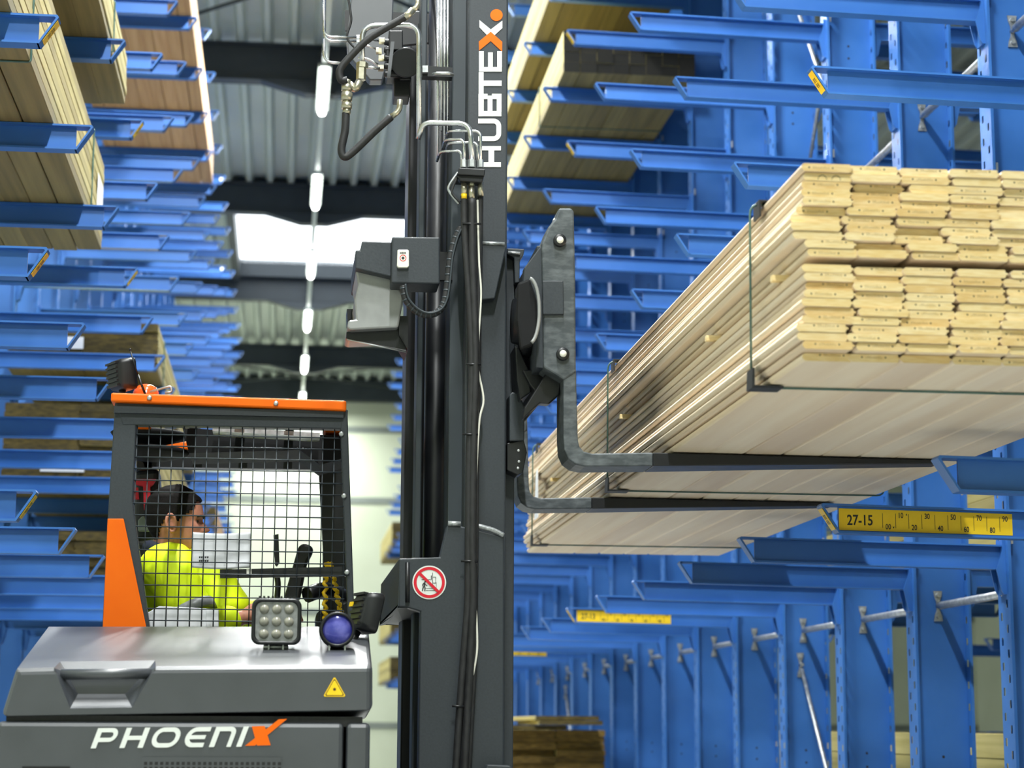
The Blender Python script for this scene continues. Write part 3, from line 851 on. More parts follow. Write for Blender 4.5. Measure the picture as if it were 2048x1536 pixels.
# laser warning triangle
w_ = MB()
def tri(s, Y, m):
    c = (1671, 566); pts = []
    for a in (90, 210, 330):
        ux, uy = math.cos(math.radians(a)), -math.sin(math.radians(a))
        px_, py_ = -uy, ux
        r = 61*s
        for q in (1, -1): pts.append((c[0]+ux*r*0.98+px_*q*4*s, c[1]+8+uy*r+py_*q*4*s))
    w_.poly([L4(*p) for p in pts], PM(Y), m, 0.001)
tri(1.0, YF-0.0016, 0); tri(0.86, YF-0.0022, 1); tri(0.76, YF-0.0028, 0)
w_.poly([L4(1671+9*math.cos(a*math.pi/6)*(1 if a % 2 else 0.65), 571+9*math.sin(a*math.pi/6)*(1 if a % 2 else 0.65)) for a in range(12)], PM(YF-0.0034), 1, 0.0006)
w_.build('warning_sticker', [M['yellow'], mat('brown_print', srgb(70, 48, 14), 0.5)], hood)

# --- work lamps on the hood
def square_lamp(c, s, parent):
    q = MB()
    rr = [(x, z) for x, z in stadium(0, 0, s, s*0.93, s*0.32)]
    def ring(y, k): return [(c.x+x*k, c.y+y, c.z+z*k) for x, z in rr]
    layers = [(0.062, 0.80), (0.03, 0.95), (0.004, 1.0), (0.0, 0.97), (0.0, 0.86), (0.006, 0.84)]
    vs = []; n = len(rr)
    for y, k in layers: vs += ring(y, k)
    fs = [(i*n+j, i*n+(j+1) % n, (i+1)*n+(j+1) % n, (i+1)*n+j) for i in range(len(layers)-1) for j in range(n)]
    q.add(vs, fs, 0, True); q.add(ring(0.062, 0.80), [tuple(range(n))], 0)
    for k in range(9):                                  # cooling fins
        x = c.x-s*0.7+s*1.4*k/8
        q.box(x-0.003, x+0.003, c.y+0.03, c.y+0.085, c.z-s*0.8, c.z+s*1.05)
    hs = q.build('work_lamp', M['black'], parent)
    MB().add(ring(0.006, 0.85), [tuple(range(n))], 0).build('lens', M['lens'], hs, fix=False)
    q = MB()
    for a in (-0.5, 0, 0.5):
        for b2 in (-0.5, 0, 0.5):
            q.lathe((c.x+a*s, c.y+0.005, c.z+b2*s), (0, -1, 0), [(0, s*0.2), (0.004, s*0.17), (0.007, s*0.09), (0.008, 0)], 12)
    q.build('led', M['led'], hs)
    q = MB(); q.box(c.x-0.022, c.x-0.018, c.y+0.02, c.y+0.05, c.z-s*1.32, c.z-s*0.85); q.box(c.x+0.018, c.x+0.022, c.y+0.02, c.y+0.05, c.z-s*1.32, c.z-s*0.85)
    q.box(c.x-0.03, c.x+0.03, c.y+0.015, c.y+0.055, c.z-s*1.42, c.z-s*1.30)
    q.cyl((c.x-0.035, c.y+0.035, c.z-s*1.0), (c.x+0.035, c.y+0.035, c.z-s*1.0), 0.008, n=8)
    q.build('bracket', M['galv'], hs)
    return hs
YLm = 5.55
square_lamp(P(553, 1243, YLm), 0.0695, T)
c = P(675, 1259, YLm)
q = MB().lathe(c+Vector((0, 0.07, 0)), (0, -1, 0), [(0, 0), (0, 0.035), (0.02, 0.044), (0.06, 0.0495), (0.075, 0.050), (0.078, 0.047), (0.078, 0.042), (0.07, 0.041)], 32)
for k in range(5): q.lathe(c+Vector((0, 0.07-0.008*k, 0)), (0, -1, 0), [(0, 0.03), (0, 0.050), (0.004, 0.050), (0.004, 0.03)], 24)
sp = q.build('blue_spot_lamp', M['black'], T)
MB().lathe(c+Vector((0, -0.002, 0)), (0, -1, 0), [(-0.004, 0.0425), (0.001, 0.035), (0.004, 0.018), (0.005, 0.0)], 28).build('lens', M['blue_lens'], sp)
q = MB(); q.box(c.x-0.024, c.x-0.020, c.y+0.0, c.y+0.035, c.z-0.078, c.z-0.04); q.box(c.x+0.020, c.x+0.024, c.y, c.y+0.035, c.z-0.078, c.z-0.04); q.box(c.x-0.028, c.x+0.028, c.y-0.004, c.y+0.04, c.z-0.086, c.z-0.076)
q.build('bracket', M['galv'], sp)
# side-facing lamp behind it
c = P(731, 1225, 5.85); ax = Vector((0.93, 0.30, -0.22)).normalized()
q = MB()
e1 = ax; e3 = (Vector((0, 0, 1))-e1*e1.z).normalized(); e2 = e3.cross(e1)
def ring2(d, k, s=0.062): return [c+e1*d+e2*(x*k)+e3*(z*k) for x, z in stadium(0, 0, s, s*0.95, s*0.3)]
lay = [(-0.028, 0.72), (-0.02, 0.9), (0.0, 1.0), (0.022, 1.04), (0.028, 1.0), (0.028, 0.88)]
vs = []; n = len(ring2(0, 1))
for d_, k in lay: vs += ring2(d_, k)
q.add(vs, [(i*n+j, i*n+(j+1) % n, (i+1)*n+(j+1) % n, (i+1)*n+j) for i in range(len(lay)-1) for j in range(n)], 0, True)
q.add(ring2(-0.028, 0.72), [tuple(range(n))]); q.add(ring2(0.026, 0.9), [tuple(range(n))], 1)
for k in range(6):
    z = -0.045+0.018*k
    p4 = [c+e1*(-0.034)+e2*s+e3*(z+w2) for s, w2 in ((-0.045, 0), (0.045, 0), (0.045, 0.008), (-0.045, 0.008))]
    q.prism(p4, e1*0.03)
sl = q.build('work_lamp', [M['black'], M['lens']], T)
pp = c-e1*0.0305+e2*0.0+e3*0.012
q = MB().prism([pp+e2*s+e3*w2-e1*0.006 for s, w2 in ((0.03, 0), (0.056, 0), (0.056, 0.014), (0.03, 0.014))], e1*0.004); q.build('yellow_sticker', M['yellow'], sl)
q = MB().tube([c-e3*0.06-e1*0.01, c-e3*0.115-e1*0.03], 0.012, 8); q.build('bracket', K, sl)

# --- cab
YC0, YC1 = 6.30, 7.34
cab = MB()
left = [(230, 803), (272, 803), (272, 850), (265, 1005), (300, 1262), (204, 1262), (215, 1040)]
head = [(230, 803), (696, 819), (694, 858), (272, 850), (245, 850)]
right = [(682, 820), (695, 820), (710, 1262), (697, 1262), (681, 858)]
cab.plate(left, YC0, 0.05); cab.plate(head, YC0-0.002, 0.05); cab.plate(right, YC0-0.004, 0.05)
frame = cab.build('cab_frame', G, T, bevel=0.004)
cab = MB()
def back(pix, dY, dep, mb):
    pts = [P(x, y, YC0) for x, y in pix]
    mb.prism([p+Vector((0, dY, 0)) for p in pts], (0, dep, 0))
back([(230, 803), (262, 803), (262, 850), (250, 1005), (270, 1262), (204, 1262), (215, 1040)], YC1-YC0, 0.05, cab)
back(head, YC1-YC0, 0.05, cab)
back([(648, 820), (712, 820), (724, 1262), (672, 1262)], YC1-YC0, 0.06, cab)
cab.build('rear_cab_frame', K, T)
z0c = P(450, 1262, YC0).z
cab = MB()
pL0, pL1 = P(232, 806, YC0), P(215, 1040, YC0)
cab.prism([(pL0.x, YC0+0.03, pL0.z), (pL0.x+0.02, YC0+0.03, pL0.z), (pL1.x+0.02, YC0+0.03, pL1.z), (pL1.x, YC0+0.03, pL1.z)], (0, 0.10, 0))
cab.box(pL1.x, pL1.x+0.012, YC0+0.03, YC1, z0c-0.02, pL1.z-0.15)
cab.build('side_wall', G, T)
# header console inside the roof, seen through the guard
cab = MB(); cab.plate([(365, 856), (690, 872), (690, 915), (640, 930), (600, 900), (378, 906)], 6.75, 0.30); cab.build('overhead_console', M['matte'], T)
cab = MB(); cab.plate([(425, 852), (640, 866), (640, 874), (425, 862)], 6.6, 0.12); cab.build('sun_blind', M['galv'], T)
pan = MB(); pan.plate([(215, 1037), (247, 1037), (294, 1262), (205, 1262)], YC0-0.012, 0.010); pan.build('side_trim', M['orange'], T, bevel=0.003)['label'] = 'orange trim panel'
# roof
ro = MB(); R0, R1 = P(222, 785, YC0-0.03), P(693, 801, YC0-0.03)
zb0, zb1 = P(222, 803, YC0-0.03).z, P(693, 822, YC0-0.03).z
rb = MB()
for (ya_, yb_) in ((YC0-0.03, 0.10), (YC0+1.03, 0.10)):
    ro.prism([(R0.x, ya_, zb0), (R1.x, ya_, zb1), (R1.x, ya_, R1.z), (R0.x, ya_, R0.z)], (0, yb_, 0))
for f0, f1 in ((0, 0.12), (0.30, 0.34), (0.52, 0.56), (0.74, 0.78), (0.92, 1.0)):
    xa, xb = R0.x+(R1.x-R0.x)*f0, R0.x+(R1.x-R0.x)*f1
    za, zb_, ta, tb_ = [p+(q_-p)*f for p, q_, f in ((zb0, zb1, f0), (zb0, zb1, f1), (R0.z, R1.z, f0), (R0.z, R1.z, f1))]
    (ro if f0 in (0, 0.92) else rb).hexa([(xa, YC0-0.02, za+0.001), (xb, YC0-0.02, zb_+0.001), (xb, YC0+1.12, zb_+0.001), (xa, YC0+1.12, za+0.001), (xa, YC0-0.02, ta-0.001), (xb, YC0-0.02, tb_-0.001), (xb, YC0+1.12, tb_-0.001), (xa, YC0+1.12, ta-0.001)])
roof = ro.build('roof', M['orange'], T, bevel=0.006)
rb.build('roof_bar', M['beam'], roof)
ro = MB(); ro.box(R0.x+0.01, R1.x-0.008, YC0-0.015, YC0+0.07, zb1-0.02, zb1+0.002); ro.build('roof_frame', G, T)
for px in (299, 552): 
    c = P(px, 796 if px < 400 else 807, YC0-0.031)
    MB().lathe(c, (0, -1, 0), [(0, 0.008), (0.004, 0.008), (0.006, 0.004), (0.006, 0)], 8).build('bolt', M['galv'], roof)
for (px, py) in ((683, 868), (688, 992), (694, 1145)):
    MB().lathe(P(px, py, YC0-0.005), (0, -1, 0), [(0, 0.009), (0.004, 0.009), (0.005, 0.004), (0.005, 0)], 8).build('bolt', M['galv'], frame)
# guard: welded wire grid behind the opening
gd = MB(); YG = YC0+0.012
zt_, zb_ = P(450, 850, YG).z, z0c-0.03
xl_, xr_ = P(263, 1000, YG).x, P(692, 1000, YG).x
pit = 0.0372
x = xl_+0.01
while x < xr_:
    gd.tube([(x, YG, zb_), (x, YG, zt_)], 0.0020, 5); x += pit
z = zt_-0.036
while z > zb_:
    gd.tube([(xl_, YG-0.004, z), (xr_, YG-0.004, z)], 0.0022, 5); z -= pit
gd.build('window_guard', M['beam'], T)
# rail across the window and things fixed to it
rl = MB().plate([(440, 1139), (694, 1133), (696, 1152), (440, 1156)], YG+0.02, 0.02).build('clip_rail', K, T)
MB().plate([(493, 1137), (503, 1137), (503, 1148), (493, 1148)], YG+0.016, 0.004).build('clip', M['cream'], rl)
# seat
s = MB()
s.plate([(212, 1090), (224, 1085), (226, 1470), (206, 1470)], 6.62, 0.48); s.box(-0.56, -0.12, 6.6, 7.14, 1.06, 1.165); s.box(-0.45, -0.2, 6.7, 7.0, 0.87, 1.06)
s.build('seat', K, T, bevel=0.008, seg=3)
s = MB().plate([(268, 940), (318, 935), (322, 1078), (266, 1085)], 7.06, 0.14); s.build('headrest', K, T, bevel=0.02, seg=3)
for (y0, y1) in ((868, 884), (902, 916)):
    c = P(300, (y0+y1)/2, 7.0)
    MB().lathe(c, (0.03, 0, 1), [(-0.02, 0.0), (-0.02, 0.06), (0.0, 0.13), (0.012, 0.14), (0.02, 0.13), (0.022, 0.0)], 28).build('round_fan', M['matte'], T)
hr = MB()
hr.plate([(268, 958), (312, 958), (306, 968), (300, 972), (302, 1020), (288, 1020), (286, 972), (270, 968)], 7.02, 0.03)
hr.plate([(266, 975), (276, 975), (278, 998), (266, 998)], 7.02, 0.02)
hr.build('red_hammer', M['red'], T)['label'] = 'red emergency hammer'
bx = MB().plate([(276, 1040), (284, 1032), (304, 1032), (305, 1062), (276, 1062)], 7.0, 0.03); bx.build('plastic_box', mat('grey_green_plastic', srgb(120, 132, 122), 0.5, c2=srgb(130, 142, 132)), T, bevel=0.004)
# control stick and armrest
js = MB(); js.plate([(597, 1092), (607, 1086), (622, 1090), (628, 1100), (615, 1125), (600, 1200), (565, 1205)], 6.8, 0.09); js.build('control_lever', K, T, bevel=0.01)
js = MB().tube(spline([P(614, 1190, 6.8), P(650, 1180, 6.85), P(690, 1195, 6.9)], 5), 0.028, 10); js.build('steering_column', K, T)
js = MB(); js.plate([(632, 1226), (645, 1218), (662, 1240), (690, 1262), (632, 1262)], 6.75, 0.25); js.build('control_panel', K, T, bevel=0.01)
js = MB().plate([(646, 1100), (664, 1100), (706, 1262), (648, 1262)], 7.2, 0.1); js.build('dashboard', K, T)
js = MB().plate([(547, 1070), (557, 1068), (559, 1125), (554, 1133), (550, 1130)], 6.7, 0.015); js.build('pen', K, T)
js = MB().tube(spline([P(553, 1150, 6.7), P(556, 1170, 6.7), P(553, 1210, 6.7)], 5), 0.010, 8); js.build('lever_stem', K, T)
for k, pts in enumerate(([(654, 1126), (651, 1160), (650, 1220), (651, 1250)], [(660, 1126), (668, 1160), (676, 1200), (684, 1235)])):
    P3 = spline([P(x, y, 6.72) for x, y in pts], 14); 
    P3 = [p+Vector((0.006*math.cos(i*1.4), 0.006*math.sin(i*1.4), 0)) for i, p in enumerate(P3)]
    MB().tube(P3, 0.0065, 6).build('yellow_tether', M['yellow'], T)
# on the roof: lamp turned to the rear, beacon, aerial
c = P(242, 750, 6.55)
q = MB(); ax = Vector((0.80, 0.45, 0.12)).normalized(); e1 = ax; e3 = (Vector((0, 0, 1))-e1*e1.z).normalized(); e2 = e3.cross(e1)
vs = []; lay = [(0.030, 0.86), (0.032, 1.0), (0.02, 1.02), (-0.015, 0.95), (-0.03, 0.72)]
for d_, k in lay: vs += ring2(d_, k, 0.055)
q.add(vs, [(i*n+j, i*n+(j+1) % n, (i+1)*n+(j+1) % n, (i+1)*n+j) for i in range(len(lay)-1) for j in range(n)], 0, True)
q.add(ring2(-0.03, 0.72, 0.055), [tuple(range(n))]); q.add(ring2(0.030, 0.86, 0.055), [tuple(range(n))], 1)
for k in range(6):
    z = -0.04+0.015*k
    q.prism([c-e1*0.036+e2*s+e3*(z+w2) for s, w2 in ((-0.04, 0), (0.04, 0), (0.04, 0.007), (-0.04, 0.007))], e1*0.03)
rl_ = q.build('work_lamp', [M['black'], M['lens']], T)
MB().tube([c-e3*0.05, c-e3*0.075], 0.012, 8).build('bracket', K, rl_)
zr = R0.z
bc = P(292, 786, 6.6); bc.z = zr-0.002; bk = (P(292, 767, 6.6).z-zr)/0.032
q = MB().lathe(bc, (0, 0, 1), [(0, 0.0), (0, 0.047)]+[(bk*d_, r_) for d_, r_ in ((0.012, 0.046), (0.022, 0.043), (0.028, 0.034), (0.031, 0.02), (0.032, 0))], 28); q.build('beacon', M['orange_glass'], T)
q = MB().tube([P(290, 788, 6.5), P(276, 750, 6.5)], 0.004, 8); q.tube([P(276, 750, 6.5), P(260, 700, 6.5)], 0.0022, 6); q.tube([P(260.5, 701, 6.5), P(260, 697, 6.5)], 0.0032, 6); q.build('aerial', K, T)
q = MB().tube(fillet([P(300, 784, 6.45), P(342, 772, 6.45), P(344, 784, 6.45), P(330, 786, 6.45)], 0.01), 0.004, 6); q.build('cable', M['galv'], T)

# ------------------------------------------------------------------ mast
YM = 6.05
def vbox(mb, pxl, pxr, yref, Y0, Y1, z0, z1, m=0):
    mb.box(P(pxl, yref, Y0).x, P(pxr, yref, Y0).x, Y0, Y1, z0, z1, m)
ZMT = CH+2.55
q = MB(); vbox(q, 931, 1013, 700, YM, YM+0.20, 0.3, ZMT); col = q.build('mast_column', G, T, bevel=0.006)
q = MB(); vbox(q, 899, 930, 700, YM+0.09, YM+0.28, 0.3, ZMT); q.build('mast_rail', M['beam'], T, bevel=0.004)
q = MB(); vbox(q, 834, 846, 700, 6.28, 6.40, 0.3, ZMT); q.build('mast_rail', M['beam'], T, bevel=0.004)
q = MB(); vbox(q, 812, 836, 700, 6.72, 6.92, 0.3, ZMT); vbox(q, 840, 1000, 700, 6.95, 7.05, 0.3, ZMT); q.build('mast_column', K, T, bevel=0.006)
c = P(872, 700, 6.40)
q = MB(); q.cyl((c.x, c.y, 0.3), (c.x, c.y, ZMT), 0.037, n=28)
q.build('lift_cylinder', K, T)
c = P(852, 700, 6.62)
q = MB(); q.cyl((c.x+0.02, c.y, 0.3), (c.x+0.02, c.y, ZMT), 0.02, n=16); q.build('lift_cylinder', K, T)
# lower weldment with the sign, bracket arm
q = MB(); q.plate([(798, 1117), (880, 1114), (895, 1050), (921, 1052), (1008, 1073), (1007, 1700), (834, 1700), (841, 1223), (812, 1214), (798, 1214)], 5.985, 0.07)
pl = q.build('mast_base_plate', G, T, bevel=0.004)
q = MB().tube([P(896, 1047, 5.985), P(921, 1048, 5.985)], 0.008, 8); q.tube(spline([P(955, 1052, 5.985), P(985, 1060, 5.985), P(1007, 1071, 5.985)], 4), 0.008, 8); q.build('weld_seam', M['weld'], pl)
q = MB(); a = P(798, 1117, 5.985); b = P(798, 1214, 5.985)
q.box(a.x, a.x+0.02, 5.99, 7.08, b.z, a.z)
q.prism([(a.x, 5.99, b.z), (a.x+0.09, 5.99, b.z), (a.x+0.09, 5.99, b.z+0.012), (a.x, 5.99, b.z+0.012)], (0, 1.09, 0))
q.build('mast_bracket', G, T, bevel=0.003)
q = MB(); q.tube([P(815, 1125, 5.98), P(815, 1205, 5.98)], 0.007, 8); q.build('weld_seam', K, pl)
# prohibition sign
sg = MB(); S2 = lambda x, y: (760+x*260/1815.0, 1040+y*220/1536.0)
YS = 5.985
def disc(cx, cy, r, Y, m, n=40): sg.poly([S2(cx+r*math.cos(2*math.pi*k/n), cy+r*math.sin(2*math.pi*k/n)) for k in range(n)], PM(Y), m, 0.0008)
disc(688, 872, 236, YS-0.0014, 0)
sg.ribbon([S2(688+197*math.cos(2*math.pi*k/48), 872+197*math.sin(2*math.pi*k/48)) for k in range(48)], 5.8, PM(YS-0.0022), 1, 0.0008, closed=True)
def ln(pts, w, m=2, dy=0.0022): sg.ribbon([S2(*p) for p in pts], w, PM(YS-dy), m, 0.0008)
ln([(580, 833), (708, 833)], 0.9); ln([(716, 835), (716, 775)], 1.6); ln([(735, 735), (735, 940)], 1.0); ln([(740, 797), (778, 797), (778, 880), (740, 880)], 1.0)
ln([(786, 870), (786, 985)], 0.7); ln([(640, 955), (790, 955)], 0.7); ln([(640, 985), (790, 985)], 0.7)
sg.poly([S2(630+10*math.cos(a*0.785), 862+12*math.sin(a*0.785)) for a in range(8)], PM(YS-0.0022), 2, 0.0008)
ln([(622, 872), (617, 920)], 3.2); ln([(615, 915), (600, 950), (592, 990)], 1.9); ln([(620, 918), (630, 950), (624, 990)], 1.9); ln([(612, 880), (594, 900), (592, 925)], 1.4); ln([(628, 885), (640, 908), (660, 915)], 1.3)
ln([(556, 748), (815, 1003)], 5.6, 1, 0.003)
sg.build('prohibition_sign', [M['white'], M['red'], M['ink']], pl)
# upper gusset
q = MB(); q.plate([(962, 487), (1008, 487), (1013, 494), (990, 597), (962, 600)], 6.0, 0.05); gs = q.build('gusset_plate', G, T, bevel=0.004)
q = MB().tube([P(963, 486, 6.0), P(1009, 488, 6.0)], 0.006, 8); q.build('weld_seam', M['weld'], gs)
# lettering up the column (traced strokes on the column's own face)
C5 = lambda x, y: (620+x*440/1536.0, y*440/1536.0)
YH = YM-0.0016
w_ = MB()
R = lambda x0, y0, x1, y1: w_.poly([C5(x0, y0), C5(x1, y0), C5(x1, y1), C5(x0, y1)], PM(YH), 0, 0.0014)
R(1186, 1020, 1333, 1050); R(1186, 1132, 1333, 1166); R(1246, 1049, 1286, 1133)
w_.ribbon([C5(*p) for p in [(1174, 845), (1282, 845)]+[(1282+36*math.cos(math.radians(a)), 881+36*math.sin(math.radians(a))) for a in range(-75, 1, 15)]+[(1318, 881), (1318, 932)]+[(1282+36*math.cos(math.radians(a)), 932+36*math.sin(math.radians(a))) for a in range(15, 91, 15)]+[(1174, 968)]], 9.6, PM(YH), 0, 0.0014)
R(1176, 775, 1336, 812); R(1176, 655, 1213, 780); R(1240, 668, 1274, 780); R(1304, 655, 1337, 780); R(1205, 655, 1240, 692); R(1270, 655, 1312, 692)
R(1178, 503, 1212, 655); R(1205, 563, 1338, 600)
R(1180, 468, 1339, 500); R(1180, 357, 1213, 470); R(1243, 366, 1276, 470); R(1307, 357, 1340, 470)
w_.build('lettering', M['white'], col)
w_ = MB()
w_.poly([C5(1183, 140), C5(1262, 205), C5(1343, 144), C5(1343, 196), C5(1289, 245), C5(1262, 222), C5(1236, 245), C5(1183, 190)], PM(YH), 0, 0.0014)
w_.build('lettering', M['white'], col)
w_ = MB()
w_.poly([C5(1181, 352), C5(1179, 290), C5(1262, 221), C5(1342, 292), C5(1341, 360), C5(1262, 286)], PM(YH-0.0004), 0, 0.0014)
w_.build('lettering', M['orange'], col)['label'] = 'orange chevron of the lettering'
w_ = MB()
w_.poly([C5(1302+43*math.cos(k*math.pi/16), 105+41*math.sin(k*math.pi/16)) for k in range(32)], PM(YH), 0, 0.0014)
w_.build('lettering_dot', M['orange'], col)['label'] = 'orange dot after the lettering'
# --- pipes and hoses
def pipe(pix, r, Y=6.0, name='hydraulic_pipe', mt='steel', rad=0.03, parent=None, sm=False, n=10):
    pts = [P(p[0], p[1], p[2] if len(p) > 2 else Y) for p in pix]
    pts = spline(pts, 7) if sm else fillet(pts, rad, 6)
    return MB().tube(pts, r, n).build(name, M[mt], parent or T)
for k, x in enumerate((876, 882.5, 889, 895.5)):
    pipe([(x, -60), (x, (315, 262, 290, 270)[k])], 0.0045, 6.16)
pipe([(725, 128), (724, 52), (838, 50), (838, 272)], 0.0088, 6.02, rad=0.045)
pipe([(836, 278, 6.02), (846, 246, 6.0), (940, 247, 5.98), (944, 320, 5.97)], 0.0088, rad=0.04)
pipe([(892, 275, 6.1), (896, 262, 6.0), (962, 262, 5.97), (961, 322, 5.97)], 0.0045, rad=0.025)
pipe([(884, 300, 6.1), (890, 279, 6.0), (928, 279, 5.96), (929, 322, 5.96)], 0.0045, rad=0.02)
pipe([(893, 298, 6.1), (897, 286, 6.02), (955, 285, 6.0), (956, 322, 6.0)], 0.0045, rad=0.02)
pipe([(874, 322, 6.1), (880, 303, 6.02), (922, 302, 5.99), (924, 322, 5.99)], 0.0045, rad=0.02)
mn = MB(); mn.plate([(918, 335), (971, 338), (969, 352), (914, 349)], 5.92, 0.12); mn.plate([(914, 348), (969, 351), (964, 365), (920, 362)], 5.93, 0.03); man = mn.build('hose_manifold', K, T, bevel=0.003)
for (x, y, r) in ((927, 327, 0.010), (943, 327, 0.013), (961, 327, 0.010)):
    MB().cyl(P(x, y-7, 5.96), P(x, y+8, 5.96), r, n=6, smooth=False).build('pipe_nut', M['galv'], man)
for (x, y0, y1, r) in ((928, 352, 364, 0.010), (943, 362, 372, 0.011), (961, 352, 364, 0.010)):
    MB().cyl(P(x, y0, 5.955), P(x, y1, 5.955), r, n=6, smooth=False).build('pipe_nut', M['brass'], man)
    MB().cyl(P(x, y1, 5.955), P(x, y1+28, 5.955), r*0.85, r*0.95, n=14).build('hose_ferrule', M['brass'], man)
MB().cyl(P(928, 388, 5.952), P(928, 398, 5.952), 0.0098, n=12).build('yellow_ring', M['yellow'], man)
HY = 5.955
pipe([(928, 392), (930, 480), (941, 640), (944, 760), (939, 900), (937, 1100), (936, 1200), (926, 1330), (918, 1440), (908, 1600)], 0.0115, HY, 'hydraulic_hose', 'rubber', sm=True)
pipe([(944, 398), (945, 520), (950, 650), (951, 760), (947, 900), (945, 1100), (946, 1200), (940, 1330), (934, 1440), (926, 1600)], 0.0125, HY-0.004, 'hydraulic_hose', 'rubber', sm=True)
pipe([(961, 390), (959, 520), (957, 660), (956, 760), (953, 900), (951, 1100), (950, 1200), (948, 1330), (942, 1440), (934, 1600)], 0.0095, HY+0.012, 'hydraulic_hose', 'rubber', sm=True)
pipe([(955, 400), (958, 520), (962, 590), (957, 680), (957, 740), (967, 800), (958, 850), (951, 1000), (950, 1180), (953, 1240), (954, 1300), (946, 1350)], 0.0035, HY+0.005, 'signal_cable', 'cream', sm=True)
for y, x0, x1 in ((447, 925, 962), (728, 932, 962), (868, 925, 956), (1122, 922, 956), (1412, 904, 928)):
    MB().tube([P(x0, y, HY-0.012), P(x1, y+1, HY-0.012)], 0.0035, 6).build('cable_tie', K, T)
pipe([(916, 345), (898, 372), (900, 385), (918, 408)], 0.0045, 5.96, 'signal_cable', 'galv', sm=True)
pipe([(919, 346), (906, 374), (905, 388), (920, 404)], 0.0035, 5.95, 'signal_cable', 'rubber', sm=True)
cl = MB(); cl.plate([(845, 131), (905, 135), (905, 154), (845, 152)], 6.10, 0.04); clp = cl.build('pipe_clamp', K, T)
MB().plate([(845, 131), (856, 131), (856, 144), (845, 144)], 6.08, 0.015).build('clamp_plate', M['galv'], clp)
MB().tube([P(866, 149, 6.08), P(874, 147, 6.06), P(898, 147, 6.06), P(905, 150, 6.08)], 0.006, 8).build('clamp_bar', M['galv'], clp)
# --- valve block and pipework left of the mast head
vb = MB(); vb.plate([(705, -20), (788, -20), (783, 90), (765, 160), (740, 160), (696, 110), (694, 70)], 6.5, 0.06); vb.build('cover_plate', M['hood'], T, bevel=0.004)
vb = MB()
for i, (x0, y0, x1, y1) in enumerate(((778, 60, 806, 100), (772, 92, 808, 120), (774, 118, 812, 150), (800, 98, 822, 160), (788, 150, 820, 192))):
    vb.plate([(x0, y0), (x1, y0), (x1, y1), (x0, y1)], 6.22+0.02*i, 0.10)
vb.cyl(P(812, 125, 6.2), P(812, 125, 6.34), 0.05, n=24)
for k in range(5): vb.cyl(P(768, 84+16*k, 6.25), P(800, 86+16*k, 6.25), 0.011, n=12)
val = vb.build('valve_block', K, T, bevel=0.004)
MB().plate([(782, 83), (789, 83), (781, 153), (774, 153)], 6.17, 0.012).build('valve_lever', M['hood'], val)
for k, (x, y) in enumerate(((763, 82), (757, 102), (762, 116), (761, 136))):
    MB().cyl(P(x-5, y, 6.25), P(x+6, y, 6.25), 0.012, n=6, smooth=False).build('pipe_nut', M['brass'], val)
pipe([(648, -40), (648, 74), (716, 75)], 0.0045, 6.3); pipe([(650, -40), (649, 82), (716, 83)], 0.0045, 6.34)
pipe([(648, 78), (648, 124), (690, 127)], 0.0045, 6.28)
pipe([(716, 75), (760, 82)], 0.004, 6.3); pipe([(716, 84), (758, 100)], 0.004, 6.3); pipe([(716, 116), (738, 118), (760, 133)], 0.005, 6.28, rad=0.02); pipe([(728, 134), (760, 137)], 0.005, 6.2)
for (x, y) in ((716, 75), (716, 83), (713, 97)):
    MB().cyl(P(x-3, y, 6.27), P(x+3, y, 6.27), 0.009, n=6, smooth=False).build('pipe_nut', M['galv'], val)
el = MB(); el.cyl(P(723, 128, 6.02), P(722, 160, 6.02), 0.016, n=6, smooth=False); el.cyl(P(725, 126, 6.02), P(724, 136, 6.02), 0.019, n=6, smooth=False)
el.tube(fillet([P(720, 162, 6.02), P(710, 180, 6.02), P(698, 168, 6.02)], 0.02), 0.013, 10)
el.build('pipe_elbow', M['brass'], T)
cp = MB()
for (y0, y1, r) in ((160, 172, 0.012), (170, 182, 0.017), (180, 188, 0.014), (186, 202, 0.018), (202, 208, 0.014), (207, 218, 0.017), (217, 228, 0.013)):
    cp.cyl(P(694, y0, 6.0), P(693, y1, 6.0), r, n=16)
cp.build('hose_coupling', M['brass'], T)
pipe([(692, 226), (690, 262), (683, 298), (689, 314), (706, 304), (750, 262), (782, 234)], 0.0125, 6.0, 'hydraulic_hose', 'rubber', sm=True)
pipe([(781, 235), (799, 221), (800, 200)], 0.0095, 6.02, 'pipe_elbow', 'brass', rad=0.02)
pipe([(694, 160), (682, 160), (680, 140), (700, 114), (740, 76), (800, 40), (812, 33)], 0.0120, 5.99, 'hydraulic_hose', 'rubber', sm=True)
MB().cyl(P(809, 36, 5.99), P(826, 20, 5.99), 0.012, n=14).build('hose_ferrule', M['brass'], T)
pipe([(825, 21), (836, 12), (836, -10)], 0.009, 5.99, 'pipe_elbow', 'brass', rad=0.02)
pipe([(694, -20), (701, 24), (702, 44), (694, 72), (702, 88), (712, 97)], 0.004, 6.3, 'signal_cable', 'rubber', sm=True)
